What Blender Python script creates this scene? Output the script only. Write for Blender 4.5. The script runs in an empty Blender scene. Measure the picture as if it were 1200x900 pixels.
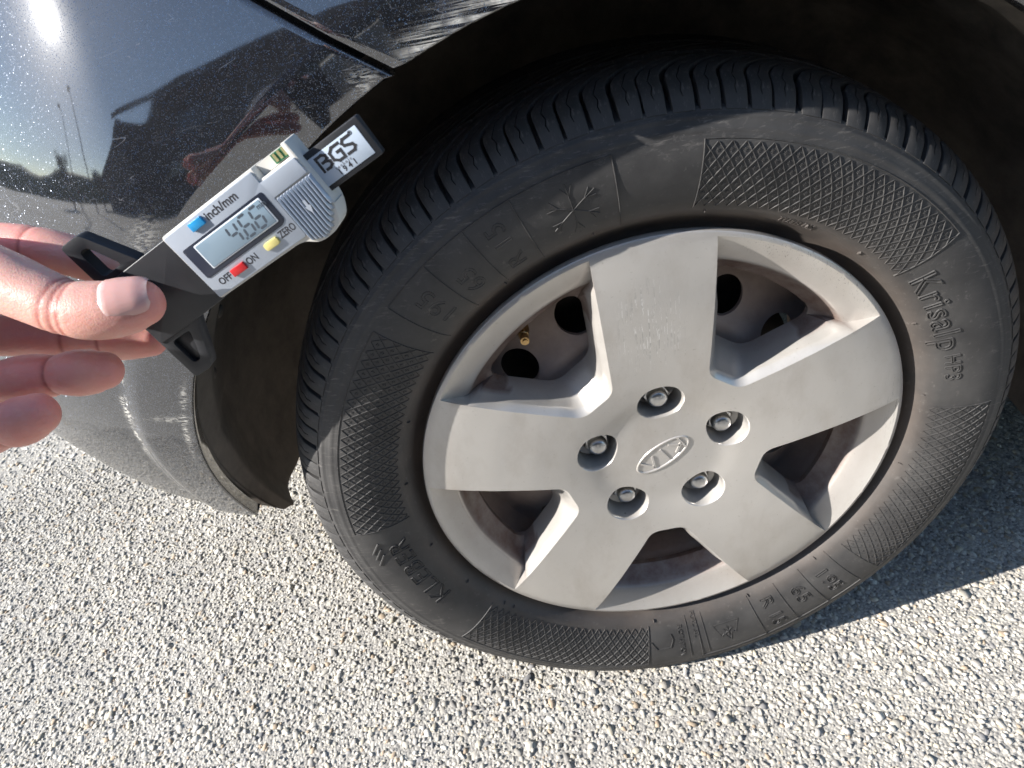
import bpy, bmesh, math, random
import numpy as np
from mathutils import Vector, Matrix, geometry

random.seed(7)
rng = np.random.default_rng(7)
R = math.radians
scene = bpy.context.scene
col = scene.collection

# ------------------------------------------------------------------ camera, sky, sun, exposure
H = 0.297                                                    # hub height of the loaded wheel
CAM = np.array([-0.10469, -0.44765, 0.41874 + H])
RC = np.array([[0.97998541, -0.0974842, -0.17356676],      # rows: right, down, forward
               [-0.19813711, -0.56193088, -0.80310359],
               [-0.01924262, 0.82141982, -0.56999931]])
FPX = 817.95                                                # focal length in pixels of a 1200 px wide picture
cam_data = bpy.data.cameras.new('camera')
cam_data.sensor_width = 36.0
cam_data.lens = FPX / 1200 * 36
cam_data.clip_start = 0.01
cam_data.clip_end = 2000
cam_data.dof.use_dof = True
cam_data.dof.focus_distance = 0.38
cam_data.dof.aperture_fstop = 32.0
cam = bpy.data.objects.new('camera', cam_data)
col.objects.link(cam)
m = Matrix.Identity(4)
for i in range(3):
    m[i][0] = RC[0][i]; m[i][1] = -RC[1][i]; m[i][2] = -RC[2][i]; m[i][3] = CAM[i]
cam.matrix_world = m
scene.camera = cam

SUN = Vector((-1.9, -0.40, 1.0)).normalized()              # towards the sun
world = bpy.data.worlds.new('World')
scene.world = world
world.use_nodes = True
wn = world.node_tree.nodes
sky = wn.new('ShaderNodeTexSky')
sky.sky_type = 'NISHITA'
sky.sun_disc = False
sky.sun_elevation = math.asin(SUN.z)
sky.sun_rotation = math.atan2(SUN.x, SUN.y)
sky.altitude = 300
sky.air_density = 1.0
sky.dust_density = 0.25
wn['Background'].inputs['Strength'].default_value = 0.112
world.node_tree.links.new(sky.outputs[0], wn['Background'].inputs['Color'])
sun_data = bpy.data.lights.new('sun', 'SUN')
sun_data.energy = 5.0
sun_data.angle = R(0.55)
sun_data.color = (1.0, 0.965, 0.92)
sun = bpy.data.objects.new('sun', sun_data)
sun.rotation_euler = SUN.to_track_quat('Z', 'Y').to_euler()
sun.location = (-6, -2, 6)
col.objects.link(sun)
scene.view_settings.view_transform = 'Standard'
scene.view_settings.look = 'None'
scene.view_settings.exposure = 1.2
scene.view_settings.gamma = 1
scene.cycles.use_denoising = True
scene.cycles.max_bounces = 5
scene.cycles.diffuse_bounces = 3
scene.cycles.glossy_bounces = 3
scene.cycles.use_adaptive_sampling = True
scene.cycles.adaptive_threshold = 0.02
scene.cycles.caustics_reflective = False
scene.cycles.caustics_refractive = False

# ------------------------------------------------------------------ helpers

def at(px, py, depth):
    """point seen at a place of the 1200x900 picture, at a given depth in metres"""
    d = np.array([(px - 600) / FPX, (py - 450) / FPX, 1.0])
    return CAM + depth * (RC.T @ d)

HS = 0.82                                                    # hand and gauge are close to the viewer
def ath(px, py, depth): return at(px, py, depth*HS)

def link(name, me, mat, parent=None, smooth=True, auto=None):
    me.name = name
    o = bpy.data.objects.new(name, me)
    col.objects.link(o)
    if mat is not None and not me.materials:
        me.materials.append(mat)
    if smooth:
        me.polygons.foreach_set('use_smooth', [True] * len(me.polygons))
    if parent is not None:
        o.parent = parent
        if parent.type == 'EMPTY' and not parent.get('_local'):
            o.matrix_parent_inverse = Matrix.Translation(-parent.location)
    if auto is not None:
        me.set_sharp_from_angle(angle=R(auto))
    return o

def mesh(name, verts, faces, mat, parent=None, smooth=True, auto=None, fix=False):
    me = bpy.data.meshes.new(name)
    me.from_pydata([tuple(map(float, v)) for v in verts], [], [tuple(map(int, f)) for f in faces])
    if fix:
        bm = bmesh.new(); bm.from_mesh(me)
        bmesh.ops.recalc_face_normals(bm, faces=bm.faces)
        bm.to_mesh(me); bm.free()
    me.update()
    return link(name, me, mat, parent, smooth, auto)

def tag(o, label, cat, group=None, kind=None):
    o['label'] = label
    if cat: o['category'] = cat
    if group: o['group'] = group
    if kind: o['kind'] = kind
    return o

def empty(name, loc):
    o = bpy.data.objects.new(name, None)
    o.location = loc
    o.empty_display_size = 0.05
    col.objects.link(o)
    return o

def sstep(x, a, b):
    t = np.clip((np.asarray(x, float) - a) / (b - a), 0, 1)
    return t * t * (3 - 2 * t)

class MB:
    """collects shapes into one mesh"""
    def __init__(s): s.v = []; s.f = []
    def add(s, v, f):
        n = len(s.v); s.v += [tuple(map(float, p)) for p in v]
        s.f += [tuple(int(i) + n for i in q) for q in f]
    def box(s, a, b):
        x0, y0, z0 = a; x1, y1, z1 = b
        s.add([(x0,y0,z0),(x1,y0,z0),(x1,y1,z0),(x0,y1,z0),(x0,y0,z1),(x1,y0,z1),(x1,y1,z1),(x0,y1,z1)],
              [(0,3,2,1),(4,5,6,7),(0,1,5,4),(1,2,6,5),(2,3,7,6),(3,0,4,7)])
    def prism(s, poly, z0, z1):
        n = len(poly)
        s.add([(x, y, z0) for x, y in poly] + [(x, y, z1) for x, y in poly],
              [tuple(range(n))[::-1], tuple(range(n, 2*n))] + [(i, (i+1) % n, n + (i+1) % n, n + i) for i in range(n)])
    def tube(s, pts, rad, n=12, cap=True):
        pts = [Vector(p) for p in pts]
        rings = []
        up = Vector((0.13, 0.21, 0.97))
        for i, p in enumerate(pts):
            d = (pts[min(i+1, len(pts)-1)] - pts[max(i-1, 0)]).normalized()
            a = d.cross(up)
            if a.length < 1e-3: a = d.cross(Vector((1, 0, 0)))
            a.normalize(); b = d.cross(a)
            r = rad[i] if hasattr(rad, '__len__') else rad
            rings.append([p + (a * math.cos(2*math.pi*k/n) + b * math.sin(2*math.pi*k/n)) * r for k in range(n)])
        v = [q for ring in rings for q in ring]
        f = [(i*n + k, i*n + (k+1) % n, (i+1)*n + (k+1) % n, (i+1)*n + k) for i in range(len(pts)-1) for k in range(n)]
        if cap: f += [tuple(range(n))[::-1], tuple(range((len(pts)-1)*n, len(pts)*n))]
        s.add(v, f)
    def build(s, name, mat, parent=None, smooth=False, auto=None, bevel=None, seg=2):
        me = bpy.data.meshes.new(name)
        me.from_pydata(s.v, [], s.f)
        if bevel:
            bm = bmesh.new(); bm.from_mesh(me)
            bmesh.ops.remove_doubles(bm, verts=bm.verts, dist=1e-6)
            bmesh.ops.recalc_face_normals(bm, faces=bm.faces)
            es = [e for e in bm.edges if len(e.link_faces) == 2 and e.calc_face_angle(0) > 0.5]
            bmesh.ops.bevel(bm, geom=es, offset=bevel, segments=seg, profile=0.5, affect='EDGES', clamp_overlap=True)
            bm.to_mesh(me); bm.free()
        me.update()
        return link(name, me, mat, parent, smooth or bool(bevel), auto if auto else (35 if bevel else None))

def grid_faces(nu, nv, close_u=False, flip=False):
    f = []
    for i in range(nu if close_u else nu - 1):
        for j in range(nv - 1):
            q = (i*nv + j, ((i+1) % nu)*nv + j, ((i+1) % nu)*nv + j + 1, i*nv + j + 1)
            f.append(q[::-1] if flip else q)
    return f

def W(x, z, w):
    """wheel plane coordinates (right, up, outward) to the world"""
    return (x, -w, z + H)

def P(r, deg, w):
    a = R(deg)
    return (r * math.cos(a), -w, H + r * math.sin(a))

# ------------------------------------------------------------------ materials
class N:
    def __init__(s, name):
        s.m = bpy.data.materials.new(name); s.m.use_nodes = True
        s.t = s.m.node_tree; s.b = s.t.nodes['Principled BSDF']
        s.co = s.t.nodes.new('ShaderNodeTexCoord').outputs['Object']
    def set(s, **k):
        names = dict(color='Base Color', rough='Roughness', metal='Metallic', spec='Specular IOR Level', coat='Coat Weight',
                     coatr='Coat Roughness', sss='Subsurface Weight', sssr='Subsurface Radius', ssss='Subsurface Scale', ior='IOR',
                     trans='Transmission Weight', normal='Normal', sheen='Sheen Weight', coatn='Coat Normal')
        for a, v in k.items():
            i = s.b.inputs[names[a]]
            if isinstance(v, bpy.types.NodeSocket): s.t.links.new(v, i)
            elif isinstance(v, (tuple, list)): i.default_value = tuple(v) + ((1,) if len(v) == 3 and len(i.default_value) == 4 else ())
            else: i.default_value = v
        return s
    def put(s, sock, v):
        if isinstance(v, bpy.types.NodeSocket): s.t.links.new(v, sock)
        elif isinstance(v, (tuple, list)) and len(v) == 3 and hasattr(sock.default_value, '__len__') and len(sock.default_value) == 4: sock.default_value = tuple(v) + (1,)
        else: sock.default_value = v
    def noise(s, scale, detail=4, rough=0.55, vec=None, dist=0.0, out='Fac'):
        n = s.t.nodes.new('ShaderNodeTexNoise'); n.inputs['Scale'].default_value = scale
        n.inputs['Detail'].default_value = detail; n.inputs['Roughness'].default_value = rough; n.inputs['Distortion'].default_value = dist
        s.t.links.new(vec or s.co, n.inputs['Vector']); return n.outputs[out]
    def vor(s, scale, feature='F1', out='Distance', vec=None):
        n = s.t.nodes.new('ShaderNodeTexVoronoi'); n.feature = feature; n.inputs['Scale'].default_value = scale
        s.t.links.new(vec or s.co, n.inputs['Vector']); return n.outputs[out]
    def map(s, scale=(1,1,1), rot=(0,0,0), loc=(0,0,0), vec=None):
        n = s.t.nodes.new('ShaderNodeMapping'); n.inputs['Scale'].default_value = scale
        n.inputs['Rotation'].default_value = rot; n.inputs['Location'].default_value = loc
        s.t.links.new(vec or s.co, n.inputs['Vector']); return n.outputs[0]
    def ramp(s, fac, *stops):
        n = s.t.nodes.new('ShaderNodeValToRGB'); e = n.color_ramp.elements
        while len(e) < len(stops): e.new(0.5)
        for el, (p, c) in zip(e, stops):
            el.position = p
            el.color = (c, c, c, 1) if not isinstance(c, (tuple, list)) else tuple(c) + (1,)
        s.put(n.inputs[0], fac); return n.outputs[0]
    def mix(s, fac, a, b, mode='MIX'):
        n = s.t.nodes.new('ShaderNodeMix'); n.data_type = 'RGBA'; n.blend_type = mode
        s.put(n.inputs[0], fac); s.put(n.inputs[6], a); s.put(n.inputs[7], b); return n.outputs[2]
    def math(s, op, a, b=0.0, c=0.0, clamp=False):
        n = s.t.nodes.new('ShaderNodeMath'); n.operation = op; n.use_clamp = clamp
        s.put(n.inputs[0], a); s.put(n.inputs[1], b); s.put(n.inputs[2], c); return n.outputs[0]
    def vmath(s, op, a, b=None):
        n = s.t.nodes.new('ShaderNodeVectorMath'); n.operation = op
        s.put(n.inputs[0], a)
        if b is not None:
            if op == 'SCALE': s.put(n.inputs['Scale'], b)
            else: s.put(n.inputs[1], b)
        return n.outputs[0]
    def bump(s, h, strength=0.3, dist=0.001, normal=None):
        n = s.t.nodes.new('ShaderNodeBump'); n.inputs['Strength'].default_value = strength; n.inputs['Distance'].default_value = dist
        s.t.links.new(h, n.inputs['Height'])
        if normal: s.t.links.new(normal, n.inputs['Normal'])
        return n.outputs[0]
    def attr(s, name, out='Fac'):
        n = s.t.nodes.new('ShaderNodeAttribute'); n.attribute_name = name; return n.outputs[out]
    def geo(s, out): return s.t.nodes.new('ShaderNodeNewGeometry').outputs[out]

def simple(name, color, rough=0.5, metal=0.0, bumpscale=None, bumpstr=0.15, var=0.0, **k):
    n = N(name); n.set(color=color, rough=rough, metal=metal, **k)
    if var:
        f = n.noise(60, 5)
        n.set(color=n.mix(n.ramp(f, (0.3, 0.0), (0.75, 1.0)), tuple(c*(1-var) for c in color), tuple(min(1, c*(1+var)) for c in color)))
    if bumpscale: n.set(normal=n.bump(n.noise(bumpscale, 3), bumpstr, 0.0005))
    return n.m

def make_paint():
    n = N('black_metallic_paint')
    cellc = n.vor(2400, out='Color')
    sep = n.t.nodes.new('ShaderNodeSeparateColor'); n.t.links.new(cellc, sep.inputs[0])
    flake = n.ramp(sep.outputs[0], (0.84, 0.0), (0.90, 1.0))
    off = n.vmath('SCALE', n.vmath('SUBTRACT', cellc, (0.5, 0.5, 0.5)), 1.25)
    fn = n.vmath('NORMALIZE', n.vmath('ADD', n.geo('Normal'), n.vmath('SCALE', off, flake)))
    dust = n.ramp(n.noise(9, 7, 0.65), (0.38, 0.0), (0.8, 1.0))
    low = n.attr('dust')  # on the bumper this also carries a painted reflection of the sunlit road
    # hair-line scratches: thin contour lines of stretched noise
    def hair(scale, rot, w, seed):
        v = n.map((1, 1, 3.5), rot, (seed, seed*0.7, 0))
        f = n.noise(scale, 2, 0.5, v, 0.6)
        d = n.math('ABSOLUTE', n.math('SUBTRACT', f, 0.5))
        line = n.ramp(d, (0.0, 1.0), (w, 0.0))
        gate = n.ramp(n.noise(scale*1.7, 2, 0.5, n.map((1, 1, 1), (0, 0, 0), (seed*3, 1, seed))), (0.60, 0.0), (0.68, 1.0))
        return n.math('MULTIPLY', line, gate)
    scr = n.math('MAXIMUM', hair(14, (0.3, 0.9, 0.2), 0.0022, 1.3), hair(22, (0.1, -0.7, 0.5), 0.0025, 4.1))
    scr = n.math('MAXIMUM', scr, hair(35, (0.5, 0.2, 0.9), 0.003, 8.7))
    scuff = n.attr('scuff')
    st = n.noise(1.0, 5, 0.7, n.map((22, 700, 700), (0, R(17), 0)))
    sc2 = n.math('MULTIPLY', scuff, n.ramp(st, (0.44, 0.0), (0.56, 1.0)))
    sc2 = n.math('MULTIPLY', sc2, n.ramp(n.noise(90, 4), (0.35, 0.25), (0.6, 1.0)), clamp=True)
    chip = n.attr('chip')
    sc3 = n.math('MULTIPLY', chip, n.ramp(n.noise(1.0, 4, 0.7, n.map((150, 500, 800), (0, R(8), 0))), (0.47, 0.0), (0.55, 1.0)))
    sc3 = n.math('MULTIPLY', sc3, n.ramp(n.noise(38, 3, 0.6), (0.42, 0.0), (0.55, 1.0)))
    white = n.math('MAXIMUM', sc2, sc3, clamp=True)
    dust_refl = n.math('ADD', n.math('MULTIPLY', dust, 0.035), n.math('MULTIPLY', low, n.ramp(n.noise(40, 6, 0.7), (0.2, 0.45), (0.8, 0.95))), clamp=True)
    base = n.mix(dust_refl, (0.010, 0.0105, 0.013), (0.16, 0.158, 0.15))
    base = n.mix(n.math('MULTIPLY', scr, 0.4), base, (0.30, 0.30, 0.32))
    base = n.mix(n.math('MULTIPLY', flake, n.math('SUBTRACT', 1.0, dust_refl)), base, (0.20, 0.22, 0.27))
    base = n.mix(white, base, (0.62, 0.60, 0.55))
    nowear = n.math('SUBTRACT', 1.0, white)
    n.set(color=base, metal=n.math('MULTIPLY', flake, n.math('MULTIPLY', nowear, n.math('SUBTRACT', 1.0, low))), rough=n.math('ADD', 0.30, n.math('MULTIPLY', dust_refl, 0.5)), normal=fn, spec=0.03)
    n.b.inputs['Coat IOR'].default_value = 2.15
    n.set(coat=n.math('MULTIPLY', n.math('SUBTRACT', 1.0, n.math('MULTIPLY', white, 0.9)), n.math('SUBTRACT', 1.0, n.math('MULTIPLY', low, 0.75))),
          coatr=n.math('ADD', 0.025, n.math('MULTIPLY', n.noise(30, 5), 0.05)),
          coatn=n.bump(n.math('ADD', n.noise(14, 2), n.math('MULTIPLY', scr, 0.05)), 0.03, 0.01))
    return n.m

def make_rubber():
    n = N('tyre_rubber')
    f = n.noise(25, 6, 0.65)
    g = n.noise(900, 3, 0.6)
    c = n.mix(n.ramp(f, (0.35, 0.0), (0.75, 1.0)), (0.034, 0.033, 0.033), (0.070, 0.067, 0.064))
    sx = n.t.nodes.new('ShaderNodeSeparateXYZ'); n.t.links.new(n.geo('Position'), sx.inputs[0])
    zz = n.math('SUBTRACT', sx.outputs[2], H)
    rad = n.math('SQRT', n.math('ADD', n.math('MULTIPLY', sx.outputs[0], sx.outputs[0]), n.math('MULTIPLY', zz, zz)))
    bead = n.ramp(rad, (0.2120, 1.0), (0.2330, 0.0))
    c = n.mix(n.math('MULTIPLY', bead, n.ramp(n.noise(20, 5, 0.6), (0.3, 0.25), (0.7, 0.9))), c, (0.135, 0.105, 0.085))
    rub = n.math('MULTIPLY', n.ramp(rad, (0.262, 0.0), (0.278, 1.0)), n.ramp(n.noise(1.0, 5, 0.7, n.map((90, 160, 500), (0, R(-35), 0))), (0.56, 0.0), (0.70, 1.0)))
    c = n.mix(n.math('MULTIPLY', rub, 0.55), c, (0.19, 0.175, 0.16))
    d = n.ramp(n.noise(170, 4, 0.7), (0.60, 0.0), (0.75, 1.0))
    c = n.mix(n.math('MULTIPLY', d, 0.35), c, (0.20, 0.185, 0.17))
    n.set(color=c, rough=n.ramp(f, (0.3, 0.50), (0.8, 0.68)), spec=0.38, normal=n.bump(n.math('ADD', n.math('MULTIPLY', f, 2.0), g), 0.10, 0.0008))
    return n.m

def make_silver():
    n = N('silver_painted_plastic')
    f = n.noise(12, 5)
    base = n.mix(n.ramp(f, (0.3, 0.0), (0.8, 1.0)), (0.455, 0.43, 0.395), (0.53, 0.505, 0.47))
    speck = n.ramp(n.noise(420, 3, 0.6), (0.66, 0.0), (0.72, 1.0))
    base = n.mix(n.math('MULTIPLY', speck, 0.35), base, (0.22, 0.19, 0.16))
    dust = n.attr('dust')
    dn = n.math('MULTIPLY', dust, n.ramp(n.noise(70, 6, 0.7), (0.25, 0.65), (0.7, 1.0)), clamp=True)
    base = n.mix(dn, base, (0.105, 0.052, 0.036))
    stain = n.ramp(n.noise(18, 6, 0.7, n.map((1, 1, 0.5), (0, R(30), 0))), (0.50, 0.0), (0.72, 1.0))
    base = n.mix(n.math('MULTIPLY', stain, 0.36), base, (0.30, 0.25, 0.205))
    wear = n.attr('wear')
    st = n.noise(1.0, 4, 0.75, n.map((1000, 1000, 45), (0, R(28), 0)))
    sc = n.math('MULTIPLY', wear, n.ramp(st, (0.60, 0.0), (0.64, 1.0)))
    base = n.mix(n.math('MULTIPLY', sc, 0.9), base, (0.10, 0.095, 0.09))
    mark = n.attr('scratch')
    st2 = n.noise(1.0, 4, 0.7, n.map((800, 800, 26), (0, R(-16), 0)))
    mk = n.math('MULTIPLY', mark, n.ramp(st2, (0.55, 0.0), (0.60, 1.0)))
    base = n.mix(n.math('MULTIPLY', mk, 0.55), base, n.mix(n.ramp(n.noise(160, 2), (0.45, 0.0), (0.55, 1.0)), (0.26, 0.25, 0.235), (0.80, 0.79, 0.77)))
    n.set(color=base, metal=n.math('MULTIPLY', n.math('SUBTRACT', 1.0, dn), 0.38), rough=n.math('ADD', n.ramp(f, (0.3, 0.27), (0.8, 0.36)), n.math('MULTIPLY', dn, 0.3)),
          normal=n.bump(n.math('ADD', n.math('MULTIPLY', n.noise(1500, 2), 0.25), n.math('ADD', n.math('MULTIPLY', sc, -1.0), n.math('MULTIPLY', mk, -1.0))), 0.18, 0.0006), coat=0.55, coatr=0.13)
    return n.m

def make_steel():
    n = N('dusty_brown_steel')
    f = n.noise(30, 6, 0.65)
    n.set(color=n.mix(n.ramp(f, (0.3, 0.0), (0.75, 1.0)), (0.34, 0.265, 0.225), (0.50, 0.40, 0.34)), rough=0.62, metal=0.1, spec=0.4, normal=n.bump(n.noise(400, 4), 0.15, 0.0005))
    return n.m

def make_liner():
    n = N('dusty_black_plastic')
    f = n.noise(14, 7, 0.7)
    c = n.mix(n.ramp(f, (0.40, 0.0), (0.75, 1.0)), (0.045, 0.041, 0.037), (0.14, 0.12, 0.10))
    low = n.attr('dust')
    c = n.mix(n.math('MULTIPLY', low, n.ramp(n.noise(45, 6, 0.7), (0.25, 0.35), (0.7, 0.9))), c, (0.26, 0.22, 0.185))
    n.set(color=c, rough=0.75, spec=0.25, normal=n.bump(n.noise(260, 4), 0.3, 0.0008))
    return n.m

def make_skin():
    n = N('skin')
    f = n.noise(55, 5, 0.6)
    g = n.noise(300, 3, 0.6)
    c = n.mix(n.ramp(f, (0.32, 0.0), (0.72, 1.0)), (0.66, 0.40, 0.325), (0.66, 0.33, 0.275))
    c = n.mix(n.attr('flush'), c, (0.64, 0.235, 0.20))
    c = n.mix(n.math('MULTIPLY', n.attr('crease'), 0.8), c, (0.36, 0.10, 0.08))
    c = n.mix(n.ramp(g, (0.50, 0.0), (0.85, 0.22)), c, (0.75, 0.53, 0.43))
    fine = n.noise(1.0, 3, 0.6, n.map((2600, 900, 1400), (0.4, 0.3, 0.5)))
    h = n.math('ADD', n.math('MULTIPLY', n.vor(1500), -0.7), n.math('MULTIPLY', fine, 1.0))
    n.set(color=c, rough=0.47, spec=0.42, sss=0.5, sssr=(1.0, 0.30, 0.15), ssss=0.008, normal=n.bump(h, 0.22, 0.0004, n.bump(n.math('ADD', n.noise(1.0, 3, 0.6, n.map((180, 900, 520), (0.2, 0.1, 0.35))), n.math('MULTIPLY', n.attr('wrinkle'), n.noise(1.0, 2, 0.5, n.map((520, 60, 60), (0.0, 0.1, 0.35))))), 0.22, 0.0008)))
    return n.m

def make_road():
    n = N('pale_chipped_asphalt')
    big = n.noise(1.3, 5)
    d = n.vor(330, 'F1', 'Distance'); cc = n.vor(330, 'F1', 'Color')
    sp = n.t.nodes.new('ShaderNodeSeparateColor'); n.t.links.new(cc, sp.inputs[0])
    stone = n.ramp(sp.outputs[0], (0.0, (0.17, 0.165, 0.155)), (0.25, (0.33, 0.31, 0.28)), (0.6, (0.46, 0.43, 0.375)), (0.9, (0.56, 0.53, 0.47)))
    c = n.mix(n.ramp(d, (0.45, 0.0), (0.75, 1.0)), stone, (0.34, 0.32, 0.285))
    c = n.mix(n.ramp(big, (0.3, 0.0), (0.8, 0.35)), c, (0.36, 0.34, 0.31))
    n.set(color=c, rough=0.9, spec=0.2, normal=n.bump(n.math('SUBTRACT', 1.0, d), 0.8, 0.0012))
    return n.m

def make_stone():
    n = N('mixed_stone_chippings')
    c = n.attr('tint', 'Color')
    f = n.noise(700, 4, 0.7)
    c = n.mix(1.0, c, n.ramp(f, (0.3, 0.78), (0.75, 1.10)), 'MULTIPLY')
    n.set(color=c, rough=0.82, spec=0.25, normal=n.bump(f, 0.35, 0.0006))
    return n.m

def make_black_plastic():
    n = N('satin_black_plastic')
    f = n.noise(1800, 2)
    n.set(color=n.mix(n.ramp(n.noise(60, 5), (0.4, 0.0), (0.8, 1.0)), (0.016, 0.017, 0.020), (0.026, 0.027, 0.031)), rough=0.42, spec=0.45, normal=n.bump(f, 0.14, 0.0003))
    return n.m

M = {}
M['paint'] = make_paint()
M['rubber'] = make_rubber()
M['silver'] = make_silver()
M['steel'] = make_steel()
M['liner'] = make_liner()
M['skin'] = make_skin()
M['road'] = make_road()
M['stone'] = make_stone()
M['blackp'] = make_black_plastic()
M['chrome'] = simple('zinc_plated_steel', (0.50, 0.50, 0.50), 0.30, 1.0, 500, 0.1, 0.25)
M['brass'] = simple('brass', (0.55, 0.37, 0.17), 0.35, 1.0, 400, 0.1, 0.2)
M['disc'] = simple('brake_iron', (0.10, 0.085, 0.075), 0.5, 0.6, 300, 0.2, 0.4)
M['under'] = simple('underbody_black', (0.018, 0.017, 0.016), 0.8, 0.0, 120, 0.4, 0.4)
M['gbody'] = simple('silver_grey_plastic', (0.37, 0.41, 0.47), 0.33, 0.30, 1500, 0.06, 0.05)
M['gcase'] = simple('off_white_plastic', (0.62, 0.60, 0.55), 0.45, 0.0, 900, 0.06, 0.06)
M['gframe'] = simple('dark_blue_grey_print', (0.020, 0.025, 0.040), 0.30, 0.0)
M['lcd'] = simple('lcd_glass', (0.19, 0.26, 0.32), 0.10, 0.0, spec=0.6)
M['seg'] = simple('lcd_segment', (0.055, 0.070, 0.090), 0.3, 0.0)
M['bezel'] = simple('pale_bezel', (0.60, 0.64, 0.68), 0.4)
M['ink'] = simple('black_ink', (0.025, 0.025, 0.03), 0.5)
M['inkgrey'] = simple('grey_ink', (0.16, 0.17, 0.19), 0.5)
M['blue'] = simple('blue_button', (0.02, 0.28, 0.58), 0.35)
M['red'] = simple('red_button', (0.52, 0.018, 0.022), 0.35)
M['yellow'] = simple('yellow_button', (0.62, 0.54, 0.20), 0.4)
M['labelw'] = simple('pale_label', (0.44, 0.51, 0.60), 0.30)
M['green'] = simple('circuit_board_green', (0.02, 0.13, 0.06), 0.4)
M['pcb'] = simple('copper_pad', (0.45, 0.42, 0.22), 0.4, 0.7)
def make_nail():
    n = N('thumbnail'); u = n.attr('along')
    u2 = n.math('ADD', u, n.math('MULTIPLY', n.math('SUBTRACT', n.noise(420, 3), 0.5), 0.16))
    c = n.ramp(u2, (0.02, (0.74, 0.60, 0.55)), (0.10, (0.66, 0.46, 0.42)), (0.22, (0.60, 0.345, 0.305)), (0.90, (0.62, 0.36, 0.32)), (0.98, (0.66, 0.44, 0.39)))
    n.set(color=c, rough=0.26, spec=0.5, sss=0.3, sssr=(1.0, 0.4, 0.25), ssss=0.003, normal=n.bump(n.noise(1.0, 3, 0.5, n.map((300, 1600, 1600), (0.3, 0.2, 0.4))), 0.12, 0.0004))
    return n.m
M['nail'] = make_nail()
M['cuticle'] = simple('dry_skin_flake', (0.72, 0.62, 0.56), 0.6)
M['sleeve'] = simple('dark_blue_cotton', (0.03, 0.04, 0.07), 0.9, 0.0, 700, 0.6, 0.3)
M['trousers'] = simple('dark_denim', (0.022, 0.028, 0.045), 0.9, 0.0, 600, 0.5, 0.3)
M['shoe'] = simple('black_shoe', (0.015, 0.015, 0.015), 0.6)
M['hair'] = simple('brown_hair', (0.03, 0.02, 0.013), 0.6, 0.0, 300, 0.8, 0.4)
M['eye'] = simple('eye', (0.35, 0.33, 0.30), 0.2)
M['render'] = simple('grey_render', (0.06, 0.06, 0.06), 0.9, 0.0, 30, 0.3, 0.15)
M['rooftile'] = simple('dark_roof_tiles', (0.030, 0.028, 0.028), 0.8, 0.0, 20, 0.5, 0.3)
M['woodtrim'] = simple('dark_brown_timber', (0.045, 0.03, 0.02), 0.7, 0.0, 60, 0.3, 0.3)
M['glass'] = simple('window_glass', (0.02, 0.025, 0.03), 0.05, 0.0, spec=0.8)
M['pole'] = simple('galvanised_pole', (0.10, 0.10, 0.10), 0.5, 0.6, 100, 0.1, 0.2)
M['leaf'] = simple('dark_leaves', (0.035, 0.060, 0.018), 0.7, 0.0, None, 0.1, 0.4)
M['bark'] = simple('brown_bark', (0.06, 0.045, 0.03), 0.9, 0.0, 60, 0.6, 0.4)
M['grass'] = simple('mown_grass', (0.05, 0.08, 0.02), 0.9, 0.0, 80, 0.6, 0.5)

# ------------------------------------------------------------------ the ground
tag(mesh('road', [(-600, -600, -0.0013), (600, -600, -0.0013), (600, 600, -0.0013), (-600, 600, -0.0013)], [(0, 1, 2, 3)], M['road'], smooth=False),
    'pale worn asphalt road surface under the car', 'road', kind='structure')

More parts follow.
